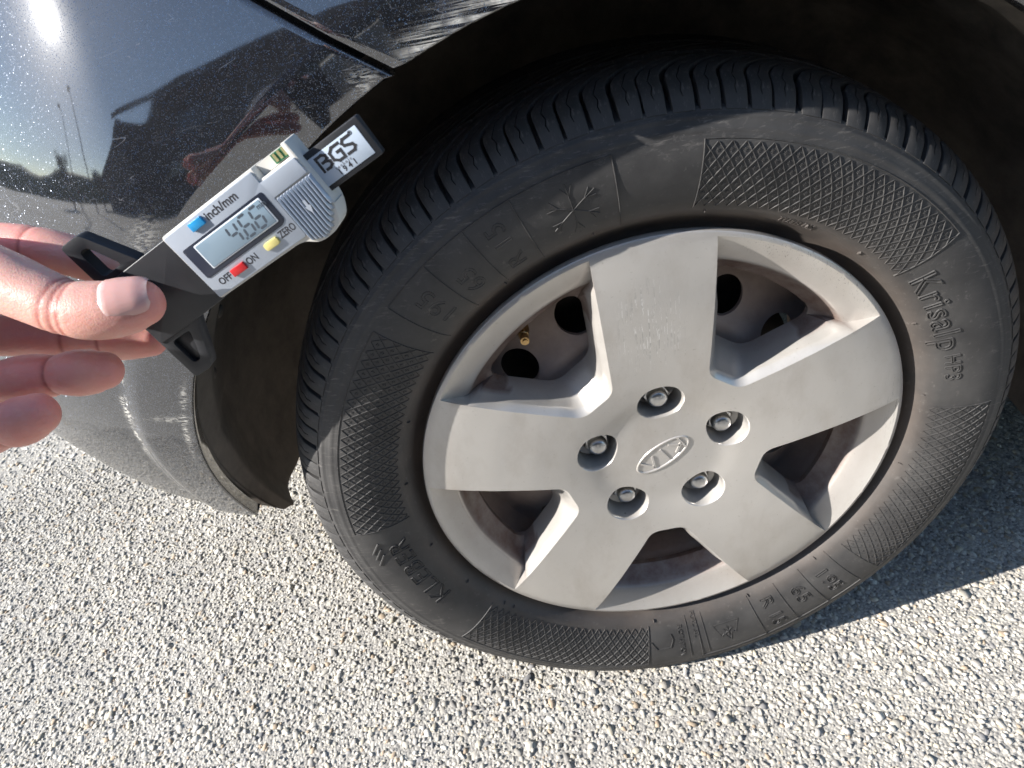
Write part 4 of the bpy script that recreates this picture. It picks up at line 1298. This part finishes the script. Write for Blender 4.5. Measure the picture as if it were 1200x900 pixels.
strokes('label_letter', [LP(lx + 0.0124, ly, S, [(.75, 1), (.2, 1), (0, .8), (.1, .6), (.65, .4), (.75, .2), (.55, 0), (0, 0)])], 0.0011, -0.00478, 'ink', lab)
text_mesh('label_print', '®', 0.0022, (0.0890, -0.0112, -0.00476), 'ink', lab)
text_mesh('label_print', 't e c h n i c', 0.0017, (0.0765, -0.0184, -0.00476), 'inkgrey', lab)
text_mesh('label_print', '1 9 4 1', 0.0032, (0.0765, -0.0203, -0.00476), 'ink', lab)
# black foot with its two wings
plate('foot', rpoly(mmv([(1.5, -1.0), (-17.5, -1.0), (-40.5, -1.0), (-40.5, -33.5), (-17.5, -33.5), (1.5, -33.0)]), [.0005, .001, .001, .001, .001, .0005]), -0.0130, -0.0022, 'blackp', gauge, 0.0012, 3)
def wing(sgn, ymid, recess):
    def mir(pts): return [(x/1000, (ymid + sgn*(y))/1000) for x, y in pts]
    out = mir([(-17.0, 15.5), (-29.5, 36.0), (-31.5, 37.2), (-41.0, 37.2), (-41.0, 15.5)])
    hole = mir([(-24.5, 18.5), (-30.5, 30.0), (-32.0, 31.5), (-35.0, 31.5), (-36.0, 30.0), (-36.0, 18.5)])
    mb = MB()
    n = len(out); k = len(hole)
    z0, z1 = -0.0095, -0.0030
    ro = rpoly(out, [.002, .002, .002, .002, .001], 4); rh = rpoly(hole, 0.0022, 4)
    vs = [Vector(p) for p in ro] + [Vector(p) for p in rh]
    n, k = len(ro), len(rh)
    es = [(i, (i+1) % n) for i in range(n)] + [(n+i, n+(i+1) % k) for i in range(k)]
    rv, _, rf, *_ = geometry.delaunay_2d_cdt(vs, es, [], 0, 1e-7)
    def ins(p, poly):
        x, y = p; r_ = False; j = len(poly)-1
        for i in range(len(poly)):
            if (poly[i][1] > y) != (poly[j][1] > y) and x < (poly[j][0]-poly[i][0])*(y-poly[i][1])/(poly[j][1]-poly[i][1]) + poly[i][0]: r_ = not r_
            j = i
        return r_
    tris = [f for f in rf if ins(sum((rv[i] for i in f), Vector((0, 0)))/len(f), ro) and not ins(sum((rv[i] for i in f), Vector((0, 0)))/len(f), rh)]
    for z in (z0, z1): mb.add([(p[0], p[1], z) for p in rv], tris)
    for L in (ro, rh):
        q = len(L); mb.add([(p[0], p[1], z0) for p in L] + [(p[0], p[1], z1) for p in L], [(i, (i+1) % q, q+(i+1) % q, q+i) for i in range(q)])
    if recess: mb.prism(rh, z0, z1 - 0.0022)
    mb.build('foot_wing', M['blackp'], gauge, bevel=0.0007)
wing(1, -17.0, False)
wing(-1, -17.0, True)
mb = MB(); mb.tube([(-0.030, -0.017, -0.008), (-0.046, -0.017, -0.008)], 0.0012, 12); mb.build('probe_pin', M['chrome'], gauge, smooth=True, auto=40)

# ------------------------------------------------------------------ the hand
def catmull(pts, n):
    pts = np.array(pts, float); out = []
    ext = np.vstack([2*pts[0]-pts[1], pts, 2*pts[-1]-pts[-2]])
    for i in range(len(pts)-1):
        p0, p1, p2, p3 = ext[i:i+4]
        for t in np.linspace(0, 1, n, endpoint=False):
            out.append(0.5*((2*p1) + (-p0+p2)*t + (2*p0-5*p1+4*p2-p3)*t*t + (-p0+3*p1-3*p2+p3)*t**3))
    out.append(pts[-1]); return np.array(out)

CREASES = []
ARM = np.array([-0.13, -0.86, 0.48])                         # the forearm runs back past the left of the camera
def finger(mb, ctrl, creases=()):
    """ctrl: (px, py, depth, radius in mm); the last point is the centre of the round tip"""
    c4 = np.array([list(ath(a, b, d)) + [r*HS/1000] for a, b, d, r in ctrl])
    q = catmull(c4, 14)
    p = q[:, :3]; r = q[:, 3].copy()
    s = np.r_[0, np.cumsum(np.linalg.norm(np.diff(p, axis=0), axis=1))]
    tan = np.gradient(p, axis=0); tan /= np.linalg.norm(tan, axis=1)[:, None]
    for (fr, depth) in creases:
        i = int(fr*(len(p)-1)); CREASES.append((p[i], tan[i], r[i]))
        r -= HS*depth/1000*np.exp(-((s - s[i])/0.0011)**2)
    d = tan[-1]; tip = []
    for a in np.linspace(0, 1, 9)[1:]:
        tip.append((p[-1] + d*r[-1]*math.sin(a*math.pi/2)*0.95, max(1e-4, r[-1]*math.cos(a*math.pi/2))))
    P_ = list(p) + [t[0] for t in tip]; r_ = list(r) + [t[1] for t in tip]
    mb.tube(P_, r_, 32)

def build_hand():
    mb = MB()
    # thumb over the foot, nail towards the viewer
    thumb = [(-230, 330, .320, 17), (-150, 308, .300, 15.5), (-60, 308, .288, 14.0), (0, 328, .283, 13.0), (45, 347, .281, 12.0), (80, 361, .280, 11.6), (115, 364, .280, 11.9), (148, 360, .280, 11.0), (166, 355, .2805, 9.4)]
    finger(mb, thumb, ((0.625, 0.65), (0.590, 0.40), (0.66, 0.40)))
    index = [(-160, 300, .350, 11.5), (-80, 287, .335, 10.5), (0, 287, .316, 10.0), (45, 291, .310, 9.6), (85, 300, .310, 9.3), (125, 313, .314, 9.0), (150, 326, .320, 8.0)]
    finger(mb, index, ((0.49, 0.5),))
    middle = [(-170, 375, .350, 11.5), (-80, 385, .338, 10.5), (0, 392, .332, 10.3), (45, 394, .330, 9.3), (85, 396, .329, 10.2), (112, 397, .330, 9.0), (140, 398, .329, 9.8), (162, 398.5, .330, 8.9), (177, 399, .330, 7.6)]
    finger(mb, middle, ((0.50, 0.6), (0.70, 0.6)))
    ring = [(-170, 440, .335, 11.0), (-80, 455, .320, 10.4), (-30, 451, .312, 10.4), (2, 447, .308, 9.3), (30, 443, .304, 10.2), (52, 441, .302, 9.7), (70, 439, .301, 8.9), (92, 437, .299, 10.1), (110, 435.5, .299, 9.6), (122, 434, .300, 8.3)]
    finger(mb, ring, ((0.335, 0.8), (0.665, 0.9)))
    pinky = [(-160, 495, .320, 10.0), (-80, 515, .300, 9.6), (-25, 510, .288, 9.8), (2, 501, .284, 9.0), (22, 495, .281, 10.0), (36, 489, .280, 9.6), (44, 485, .280, 8.6)]
    finger(mb, pinky, ((0.57, 1.0),))
    # palm, wrist, forearm
    for a, b in (((-165, 300, .348, 13), (-330, 395, .285, 18)), ((-170, 370, .350, 13), (-335, 410, .290, 19)), ((-172, 440, .338, 13), (-340, 440, .288, 18)),
                 ((-165, 495, .323, 12.5), (-335, 460, .280, 17)), ((-200, 330, .318, 17), (-325, 410, .272, 18)), ((-150, 330, .340, 12), (-165, 480, .334, 12))):
        q = [list(ath(*a[:3])), list((np.array(ath(*a[:3])) + np.array(ath(*b[:3])))/2), list(ath(*b[:3]))]
        mb.tube(q, [a[3]*HS/1000, (a[3]+b[3])*HS/2000*1.08, b[3]*HS/1000], 28)
    w0 = ath(-330, 425, .286)
    mb.tube([w0, w0 + ARM*0.05, w0 + ARM*0.12, w0 + ARM*0.22], [0.025, 0.025, 0.031, 0.039], 32)
    me = bpy.data.meshes.new('raw'); me.from_pydata(mb.v, [], mb.f)
    raw = bpy.data.objects.new('raw', me); col.objects.link(raw)
    bm = bmesh.new(); bm.from_mesh(me); bmesh.ops.recalc_face_normals(bm, faces=bm.faces); bm.to_mesh(me); bm.free()
    rm = raw.modifiers.new('r', 'REMESH'); rm.mode = 'VOXEL'; rm.voxel_size = 0.0007; rm.adaptivity = 0.0
    sm = raw.modifiers.new('s', 'SMOOTH'); sm.factor = 0.5; sm.iterations = 5
    dg = bpy.context.evaluated_depsgraph_get()
    out = bpy.data.meshes.new_from_object(raw.evaluated_get(dg))
    bpy.data.objects.remove(raw)
    o = link('hand', out, M['skin'])
    n = len(out.vertices); co = np.zeros(n*3, np.float32); out.vertices.foreach_get('co', co); co = co.reshape(-1, 3)
    cr = np.zeros(n); 
    for c, t, r in CREASES:
        d = co - c; al = d @ t; rad = np.linalg.norm(d - np.outer(al, t), axis=1)
        cr = np.maximum(cr, np.exp(-(al/0.0008)**2) * (rad < r*1.25))
    fl = np.zeros(n)
    for tp in ((178, 352, .278), (190, 400, .33), (140, 432, .298), (60, 480, .278)):
        fl = np.maximum(fl, 0.8*np.exp(-(np.linalg.norm(co - ath(*tp), axis=1)/0.013)**2))
    wr = 0.9*np.exp(-(np.linalg.norm(co - ath(84, 350, .272), axis=1)/0.011)**2)
    for q_ in ((60, 395, .33), (60, 440, .30), (0, 447, .30), (20, 495, .28), (30, 290, .315)):
        fl = np.maximum(fl, 0.75*np.exp(-(np.linalg.norm(co - ath(*q_), axis=1)/0.022)**2))
    for nm, arr in (('crease', cr), ('flush', fl), ('wrinkle', wr)):
        a_ = out.attributes.new(nm, 'FLOAT', 'POINT'); a_.data.foreach_set('value', arr.astype(np.float32))
    tag(o, 'bare hand pinching the black foot of the depth gauge', 'hand')
    # thumbnail: a curved plate on the back of the thumb's end
    c4 = np.array([list(ath(a, b, d)) + [r*HS/1000] for a, b, d, r in thumb]); q = catmull(c4, 14)
    ax0, ax1 = ath(122, 364, .280), ath(176, 352, .2805)
    t = (ax1-ax0)/np.linalg.norm(ax1-ax0)
    view = CAM - ax1; view /= np.linalg.norm(view)
    upv = RC.T @ np.array([0, -1.0, 0])
    nrm = view*0.87 + upv*0.50; nrm -= t*(nrm @ t); nrm /= np.linalg.norm(nrm); side = np.cross(t, nrm)
    v = []; nu, nv = 14, 15
    L = np.linalg.norm(ax1-ax0)
    for i in range(nu):
        u = i/(nu-1); s = 0.16 + 1.02*u
        base = ax0 + t*L*s
        rr = HS*np.interp(u, [0, 0.4, 0.75, 1.0], [0.0118, 0.0114, 0.0104, 0.0086])
        half = 60 * (1 - 0.10*(1-u)**3) * math.sqrt(max(0.0, 1 - max(0, (u-0.80)/0.24)**3.0)) * math.sqrt(max(0.05, 1 - max(0, (0.16-u)/0.24)**2))
        for j in range(nv):
            a = R(half*(2*j/(nv-1) - 1))
            edge = abs(2*j/(nv-1)-1)
            v.append(base + (nrm*math.cos(a) + side*math.sin(a)) * (rr + 0.0003 - 0.0009*edge**6 - 0.0010*max(0, (0.12-u)/0.12)))
    nail = mesh('thumbnail', v, grid_faces(nu, nv), M['nail'], o)
    if sum(p.normal.dot(Vector(nrm)) for p in nail.data.polygons) < 0: nail.data.flip_normals()
    a_ = nail.data.attributes.new('along', 'FLOAT', 'POINT'); a_.data.foreach_set('value', np.repeat(np.linspace(0, 1, nu), nv).astype(np.float32))
    nb = [np.array(v[i*nv + j]) for i in range(nu) for j in range(nv) if j in (0, nv-1) or i == 0]
    nb = np.array(nb); dmin = np.full(n, 9.0)
    near = np.linalg.norm(co - ath(155, 350, .27), axis=1) < 0.03
    idx = np.where(near)[0]
    dmin[idx] = np.sqrt(((co[idx][:, None] - nb[None])**2).sum(2)).min(1)
    cr2 = np.maximum(cr, 0.75*np.exp(-(dmin/0.0007)**2))
    out.attributes['crease'].data.foreach_set('value', cr2.astype(np.float32))
    return o
hand = build_hand()

# ------------------------------------------------------------------ the photographer behind the camera
def remesh(mb, voxel, smooth=4):
    me = bpy.data.meshes.new('raw'); me.from_pydata(mb.v, [], mb.f)
    bm = bmesh.new(); bm.from_mesh(me); bmesh.ops.recalc_face_normals(bm, faces=bm.faces); bm.to_mesh(me); bm.free()
    raw = bpy.data.objects.new('raw', me); col.objects.link(raw)
    rm = raw.modifiers.new('r', 'REMESH'); rm.mode = 'VOXEL'; rm.voxel_size = voxel
    sm = raw.modifiers.new('s', 'SMOOTH'); sm.factor = 0.5; sm.iterations = smooth
    out = bpy.data.meshes.new_from_object(raw.evaluated_get(bpy.context.evaluated_depsgraph_get()))
    bpy.data.objects.remove(raw); return out
def limb(mb, pts, rad, n=20):
    q = catmull([list(p) + [r] for p, r in zip(pts, rad)], 6)
    P_ = [q[0][:3] - (q[1][:3]-q[0][:3])*0.5] + [x[:3] for x in q] + [q[-1][:3] + (q[-1][:3]-q[-2][:3])*0.5]
    mb.tube(P_, [q[0][3]*0.6] + [x[3] for x in q] + [q[-1][3]*0.6], n)
w0 = ath(-330, 425, .286)
EL = w0 + ARM*0.26
wr_r = CAM + RC.T @ np.array([0.19, 0.075, -0.035])           # right wrist, beside the phone
mb = MB()
limb(mb, [(0.02, -1.20, 0.46), (0.02, -1.14, 0.62), (0.01, -1.02, 0.80), (0.0, -0.93, 0.93), (-0.01, -0.88, 1.00)], [0.165, 0.160, 0.175, 0.150, 0.075], 28)
limb(mb, [(-0.17, -0.95, 0.88), (0.0, -0.94, 0.92), (0.17, -0.96, 0.88)], [0.085, 0.12, 0.085], 24)
limb(mb, [(-0.17, -0.95, 0.89), (-0.29, -0.72, 0.82), tuple(EL), tuple(w0 + ARM*0.17), tuple(w0 + ARM*0.13)], [0.078, 0.064, 0.056, 0.048, 0.043], 24)
limb(mb, [(0.18, -0.96, 0.89), (0.26, -0.84, 0.74), (0.25, -0.72, 0.66), tuple(wr_r*0.7 + np.array((0.25, -0.72, 0.66))*0.3), tuple(wr_r)], [0.078, 0.064, 0.058, 0.046, 0.040], 24)
person = empty('person', (0.0, -1.0, 0.0))
tag(person, 'person in dark clothes crouching behind the camera, bare hand holding the depth gauge', 'person')
link('jacket', remesh(mb, 0.009), M['sleeve'], person)
mb = MB()
limb(mb, [(0.02, -1.20, 0.44), (0.02, -1.19, 0.56)], [0.165, 0.155], 28)
for sx in (-1, 1):
    limb(mb, [(0.02 + 0.09*sx, -1.20, 0.43), (0.02 + 0.17*sx, -0.98, 0.47), (0.02 + 0.20*sx, -0.78, 0.49)], [0.105, 0.088, 0.068], 22)
    limb(mb, [(0.02 + 0.20*sx, -0.78, 0.49), (0.02 + 0.20*sx, -0.90, 0.27), (0.02 + 0.20*sx, -0.99, 0.09)], [0.068, 0.064, 0.047], 22)
link('trousers', remesh(mb, 0.009), M['trousers'], person)
for sx in (-1, 1):
    mb = MB(); x = 0.02 + 0.20*sx
    limb(mb, [(x, -1.02, 0.055), (x, -0.95, 0.055), (x + 0.012*sx, -0.86, 0.040), (x + 0.015*sx, -0.79, 0.034)], [0.042, 0.046, 0.042, 0.030], 18)
    mb.box((x - 0.045, -1.06, 0.0), (x + 0.050, -0.77, 0.022))
    link('shoe', remesh(mb, 0.006), M['shoe'], person)
# head: skull, jaw, nose, ears, neck
hc = np.array([-0.02, -0.80, 1.135]); fw = np.array([-0.05, 0.92, -0.38]); fw /= np.linalg.norm(fw); rt_ = np.array([1.0, 0.05, 0.0]); rt_ -= fw*(rt_ @ fw); rt_ /= np.linalg.norm(rt_); up_ = np.cross(rt_, fw)
def hp(x, y, z): return hc + rt_*x + fw*y + up_*z
mb = MB()
limb(mb, [hp(0, -0.02, 0.085), hp(0, 0.0, 0.05), hp(0, 0.012, 0.0), hp(0, 0.030, -0.06), hp(0, 0.042, -0.095)], [0.060, 0.086, 0.084, 0.068, 0.040], 26)
limb(mb, [hp(0, -0.045, 0.02), hp(0, -0.05, -0.06), (-0.01, -0.89, 1.0)], [0.065, 0.060, 0.062], 22)
limb(mb, [hp(0, 0.092, 0.018), hp(0, 0.104, -0.010), hp(0, 0.106, -0.026)], [0.009, 0.012, 0.014], 14)
limb(mb, [hp(-0.035, 0.082, 0.026), hp(0, 0.090, 0.028), hp(0.035, 0.082, 0.026)], [0.009, 0.010, 0.009], 12)
limb(mb, [hp(-0.020, 0.082, -0.056), hp(0, 0.090, -0.056), hp(0.020, 0.082, -0.056)], [0.007, 0.009, 0.007], 12)
for sx in (-1, 1): limb(mb, [hp(0.083*sx, -0.005, 0.022), hp(0.090*sx, -0.012, 0.0), hp(0.083*sx, 0.0, -0.025)], [0.011, 0.013, 0.009], 12)
head = link('head', remesh(mb, 0.0035), M['skin'], person)
for nm in ('flush', 'crease', 'wrinkle'): head.data.attributes.new(nm, 'FLOAT', 'POINT')
mb = MB(); limb(mb, [hp(0, -0.048, -0.055), hp(0, -0.040, 0.01), hp(0, -0.022, 0.055), hp(0, 0.010, 0.088)], [0.058, 0.084, 0.088, 0.062], 26)
link('hair', remesh(mb, 0.005, 3), M['hair'], person)
for sx in (-1, 1):
    mb = MB(); limb(mb, [hp(0.031*sx, 0.074, 0.008), hp(0.031*sx, 0.080, 0.008)], [0.010, 0.008], 12); mb.build('eye', M['eye'], head, smooth=True)
# phone at the camera and the hand that holds it
def cp(x, y, z): return CAM + RC.T @ np.array([x, y, z])
mb = MB(); c8 = [cp(x, y, z) for z in (-0.010, -0.018) for x, y in ((-0.03, -0.018), (0.13, -0.018), (0.13, 0.058), (-0.03, 0.058))]
mb.add(c8, [(0, 1, 2, 3), (7, 6, 5, 4), (0, 4, 5, 1), (1, 5, 6, 2), (2, 6, 7, 3), (3, 7, 4, 0)])
phone = mb.build('mobile_phone', M['gframe'], None, bevel=0.003)
tag(phone, 'dark mobile phone held up in front of the crouching person', 'phone')
mb = MB()
limb(mb, [wr_r, cp(0.165, 0.060, -0.034), cp(0.148, 0.045, -0.032)], [0.028, 0.027, 0.022], 20)
limb(mb, [cp(0.16, 0.02, -0.030), cp(0.155, 0.075, -0.030)], [0.017, 0.017], 18)
for k in range(4):
    y0 = 0.005 + 0.020*k
    limb(mb, [cp(0.155, y0 + 0.002, -0.030), cp(0.146, y0, -0.010), cp(0.132, y0 - 0.001, 0.000), cp(0.112 + 0.004*abs(k-1), y0 - 0.002, -0.0015)], [0.0095, 0.009, 0.0085, 0.007], 14)
limb(mb, [cp(0.160, 0.075, -0.034), cp(0.135, 0.062, -0.036), cp(0.108, 0.045, -0.029)], [0.012, 0.0105, 0.0085], 14)
rh_ = link('hand', remesh(mb, 0.0022, 3), M['skin'], person)
for nm in ('flush', 'crease', 'wrinkle'): rh_.data.attributes.new(nm, 'FLOAT', 'POINT')
hand.parent = person; hand.matrix_parent_inverse = Matrix.Translation(-person.location)
for k in ('category', 'label'):
    if k in hand: del hand[k]
hand['label'] = 'bare hand pinching the black foot of the gauge'

# ------------------------------------------------------------------ across the road: what the paint mirrors
house = empty('house', (-0.5, -14.0, 0.0))
tag(house, 'grey two-storey house with a dark overhanging roof across the road, mirrored in the paint', 'house')
X0, X1, Y0, Y1, Hh = -9.9, 9.0, -19.0, -9.0, 5.6
mb = MB(); mb.box((X0, Y0, 0), (X1, Y1, Hh)); mb.build('wall', M['render'], house)
mb = MB()
ym = (Y0+Y1)/2; e = 1.1; rh = 3.2
mb.add([(X0-e, Y1+e, Hh-0.35), (X1+e, Y1+e, Hh-0.35), (X1+e, ym, Hh+rh), (X0-e, ym, Hh+rh), (X0-e, Y0-e, Hh-0.35), (X1+e, Y0-e, Hh-0.35),
        (X0-e, Y1+e, Hh-0.60), (X1+e, Y1+e, Hh-0.60), (X1+e, ym, Hh+rh-0.25), (X0-e, ym, Hh+rh-0.25), (X0-e, Y0-e, Hh-0.60), (X1+e, Y0-e, Hh-0.60)],
       [(0, 1, 2, 3), (3, 2, 5, 4), (6, 9, 8, 7), (9, 10, 11, 8), (0, 6, 7, 1), (4, 5, 11, 10), (0, 3, 9, 6), (3, 4, 10, 9), (1, 7, 8, 2), (2, 8, 11, 5)])
roof = mb.build('roof', M['rooftile'], house)
mb = MB(); mb.box((-4.0, -15.2, 7.0), (-3.3, -14.5, 9.8)); mb.build('chimney', M['render'], roof)
for zz in (1.0, 3.5):
    for xx in (-8.6, -5.2, -1.8, 1.6, 5.0):
        mb = MB(); mb.box((xx, Y1 - 0.04, zz), (xx + 1.2, Y1 + 0.05, zz + 1.3)); wd = mb.build('window', M['woodtrim'], house)
        mb = MB(); mb.box((xx + 0.08, Y1 + 0.052, zz + 0.08), (xx + 1.12, Y1 + 0.058, zz + 1.22)); mb.build('pane', M['glass'], wd)
mb = MB(); mb.box((7.4, Y1 - 0.04, 0.02), (8.4, Y1 + 0.06, 2.1)); mb.build('door', M['woodtrim'], house)
mb = MB(); mb.box((-18.0, -15.0, 0.0), (-9.92, -8.2, 1.9)); mb.add([(-18, -8.2, 1.9), (-18, -15, 1.9), (-9.92, -15, 4.4), (-9.92, -8.2, 4.4), (-9.92, -8.2, 1.9), (-9.92, -15, 1.9)], [(0, 4, 3), (1, 2, 5), (3, 4, 5, 2)]); mb.build('annexe_wall', M['render'], house)
mb = MB(); mb.add([(-19, -7.6, 1.75), (-19, -15.6, 1.75), (-9.93, -15.6, 4.56), (-9.93, -7.6, 4.56), (-19, -7.6, 1.95), (-19, -15.6, 1.95), (-9.93, -15.6, 4.76), (-9.93, -7.6, 4.76)], [(0, 1, 2, 3), (4, 7, 6, 5), (0, 3, 7, 4), (1, 5, 6, 2), (0, 4, 5, 1), (2, 6, 7, 3)]); mb.build('annexe_roof', M['rooftile'], house)
def lamp_post(x, y, h, label):
    o = empty('lamp_post', (x, y, 0))
    tag(o, label, 'lamp post', 'lamp posts mirrored in the paint')
    mb = MB(); mb.tube([(x, y, 0), (x, y, h)], [0.07, 0.045], 10); mb.build('pole', M['pole'], o, smooth=True)
    mb = MB(); mb.tube([(x, y, h), (x+0.3, y+0.2, h+0.12), (x+0.8, y+0.5, h+0.15)], 0.035, 8); mb.build('arm', M['pole'], o, smooth=True)
    mb = MB(); mb.box((x+0.6, y+0.40, h+0.08), (x+1.1, y+0.62, h+0.2)); mb.build('lamp_head', M['pole'], o)
lamp_post(-16.0, -5.2, 6.0, 'tall thin lamp post mirrored in the paint nearest the house')
lamp_post(-22.0, -5.0, 6.5, 'tall thin lamp post mirrored in the paint farther from the house')
def tree(x, y, h, label):
    o = empty('tree', (x, y, 0)); tag(o, label, 'tree', 'trees mirrored in the paint')
    mb = MB(); mb.tube([(x, y, 0), (x+0.1, y, h*0.4), (x, y+0.1, h*0.8)], [0.16, 0.11, 0.04], 10)
    for k in range(6):
        a = k*1.1; z0 = h*(0.35 + 0.07*k); mb.tube([(x, y, z0), (x + 0.9*math.cos(a), y + 0.9*math.sin(a), z0 + 0.7)], [0.05, 0.015], 6)
    mb.build('trunk', M['bark'], o, smooth=True)
    n = 2600; v = []; f = []
    cl = [(random.gauss(0, h*0.14), random.gauss(0, h*0.14), h*random.uniform(0.42, 0.98)) for _ in range(26)]
    for i in range(n):
        c = random.choice(cl)
        p = Vector((x + c[0] + random.gauss(0, 0.28), y + c[1] + random.gauss(0, 0.28), c[2] + random.gauss(0, 0.25)))
        a = Vector((random.gauss(0, 1), random.gauss(0, 1), random.gauss(0, 1))).normalized()*0.09; b = a.orthogonal().normalized()*0.05
        k = len(v); v += [p - a, p + b, p + a, p - b]; f.append((k, k+1, k+2, k+3))
    mesh('crown', v, f, M['leaf'], o, smooth=False)
tree(-27.0, -5.0, 4.6, 'leafy tree mirrored in the paint left of the lamp posts')
tree(-22.5, -9.0, 3.4, 'smaller leafy tree mirrored in the paint beside the house')
tag(mesh('grass_verge', [(-9.5, -8.6, 0.0), (30, -8.6, 0.0), (30, -7.2, 0.0), (-9.5, -7.2, 0.0)], [(0, 1, 2, 3)], M['grass'], smooth=False), 'strip of mown grass along the far side of the road', 'grass', kind='structure')
v = []
for i in range(121):
    a = R(-170 + 3*i); hh = 14.0 + 3.0*math.sin(i*0.53) + 2.2*math.sin(i*1.37 + 1) + random.uniform(-0.5, 0.5)
    for rr, zz in ((150, -0.5), (156, hh*0.6), (165, hh), (190, hh*1.02)): v.append((rr*math.cos(a), rr*math.sin(a), zz))
tag(mesh('horizon_screen', v, grid_faces(121, 4), M['leaf']), 'low dark wooded ridge added to hide the yellow sky at the horizon', 'horizon_screen', kind='structure')  # unseen ridge, added to keep the yellow sky band out of the paint's reflection
for k in list(gauge.keys()):
    if k == '_local': del gauge[k]
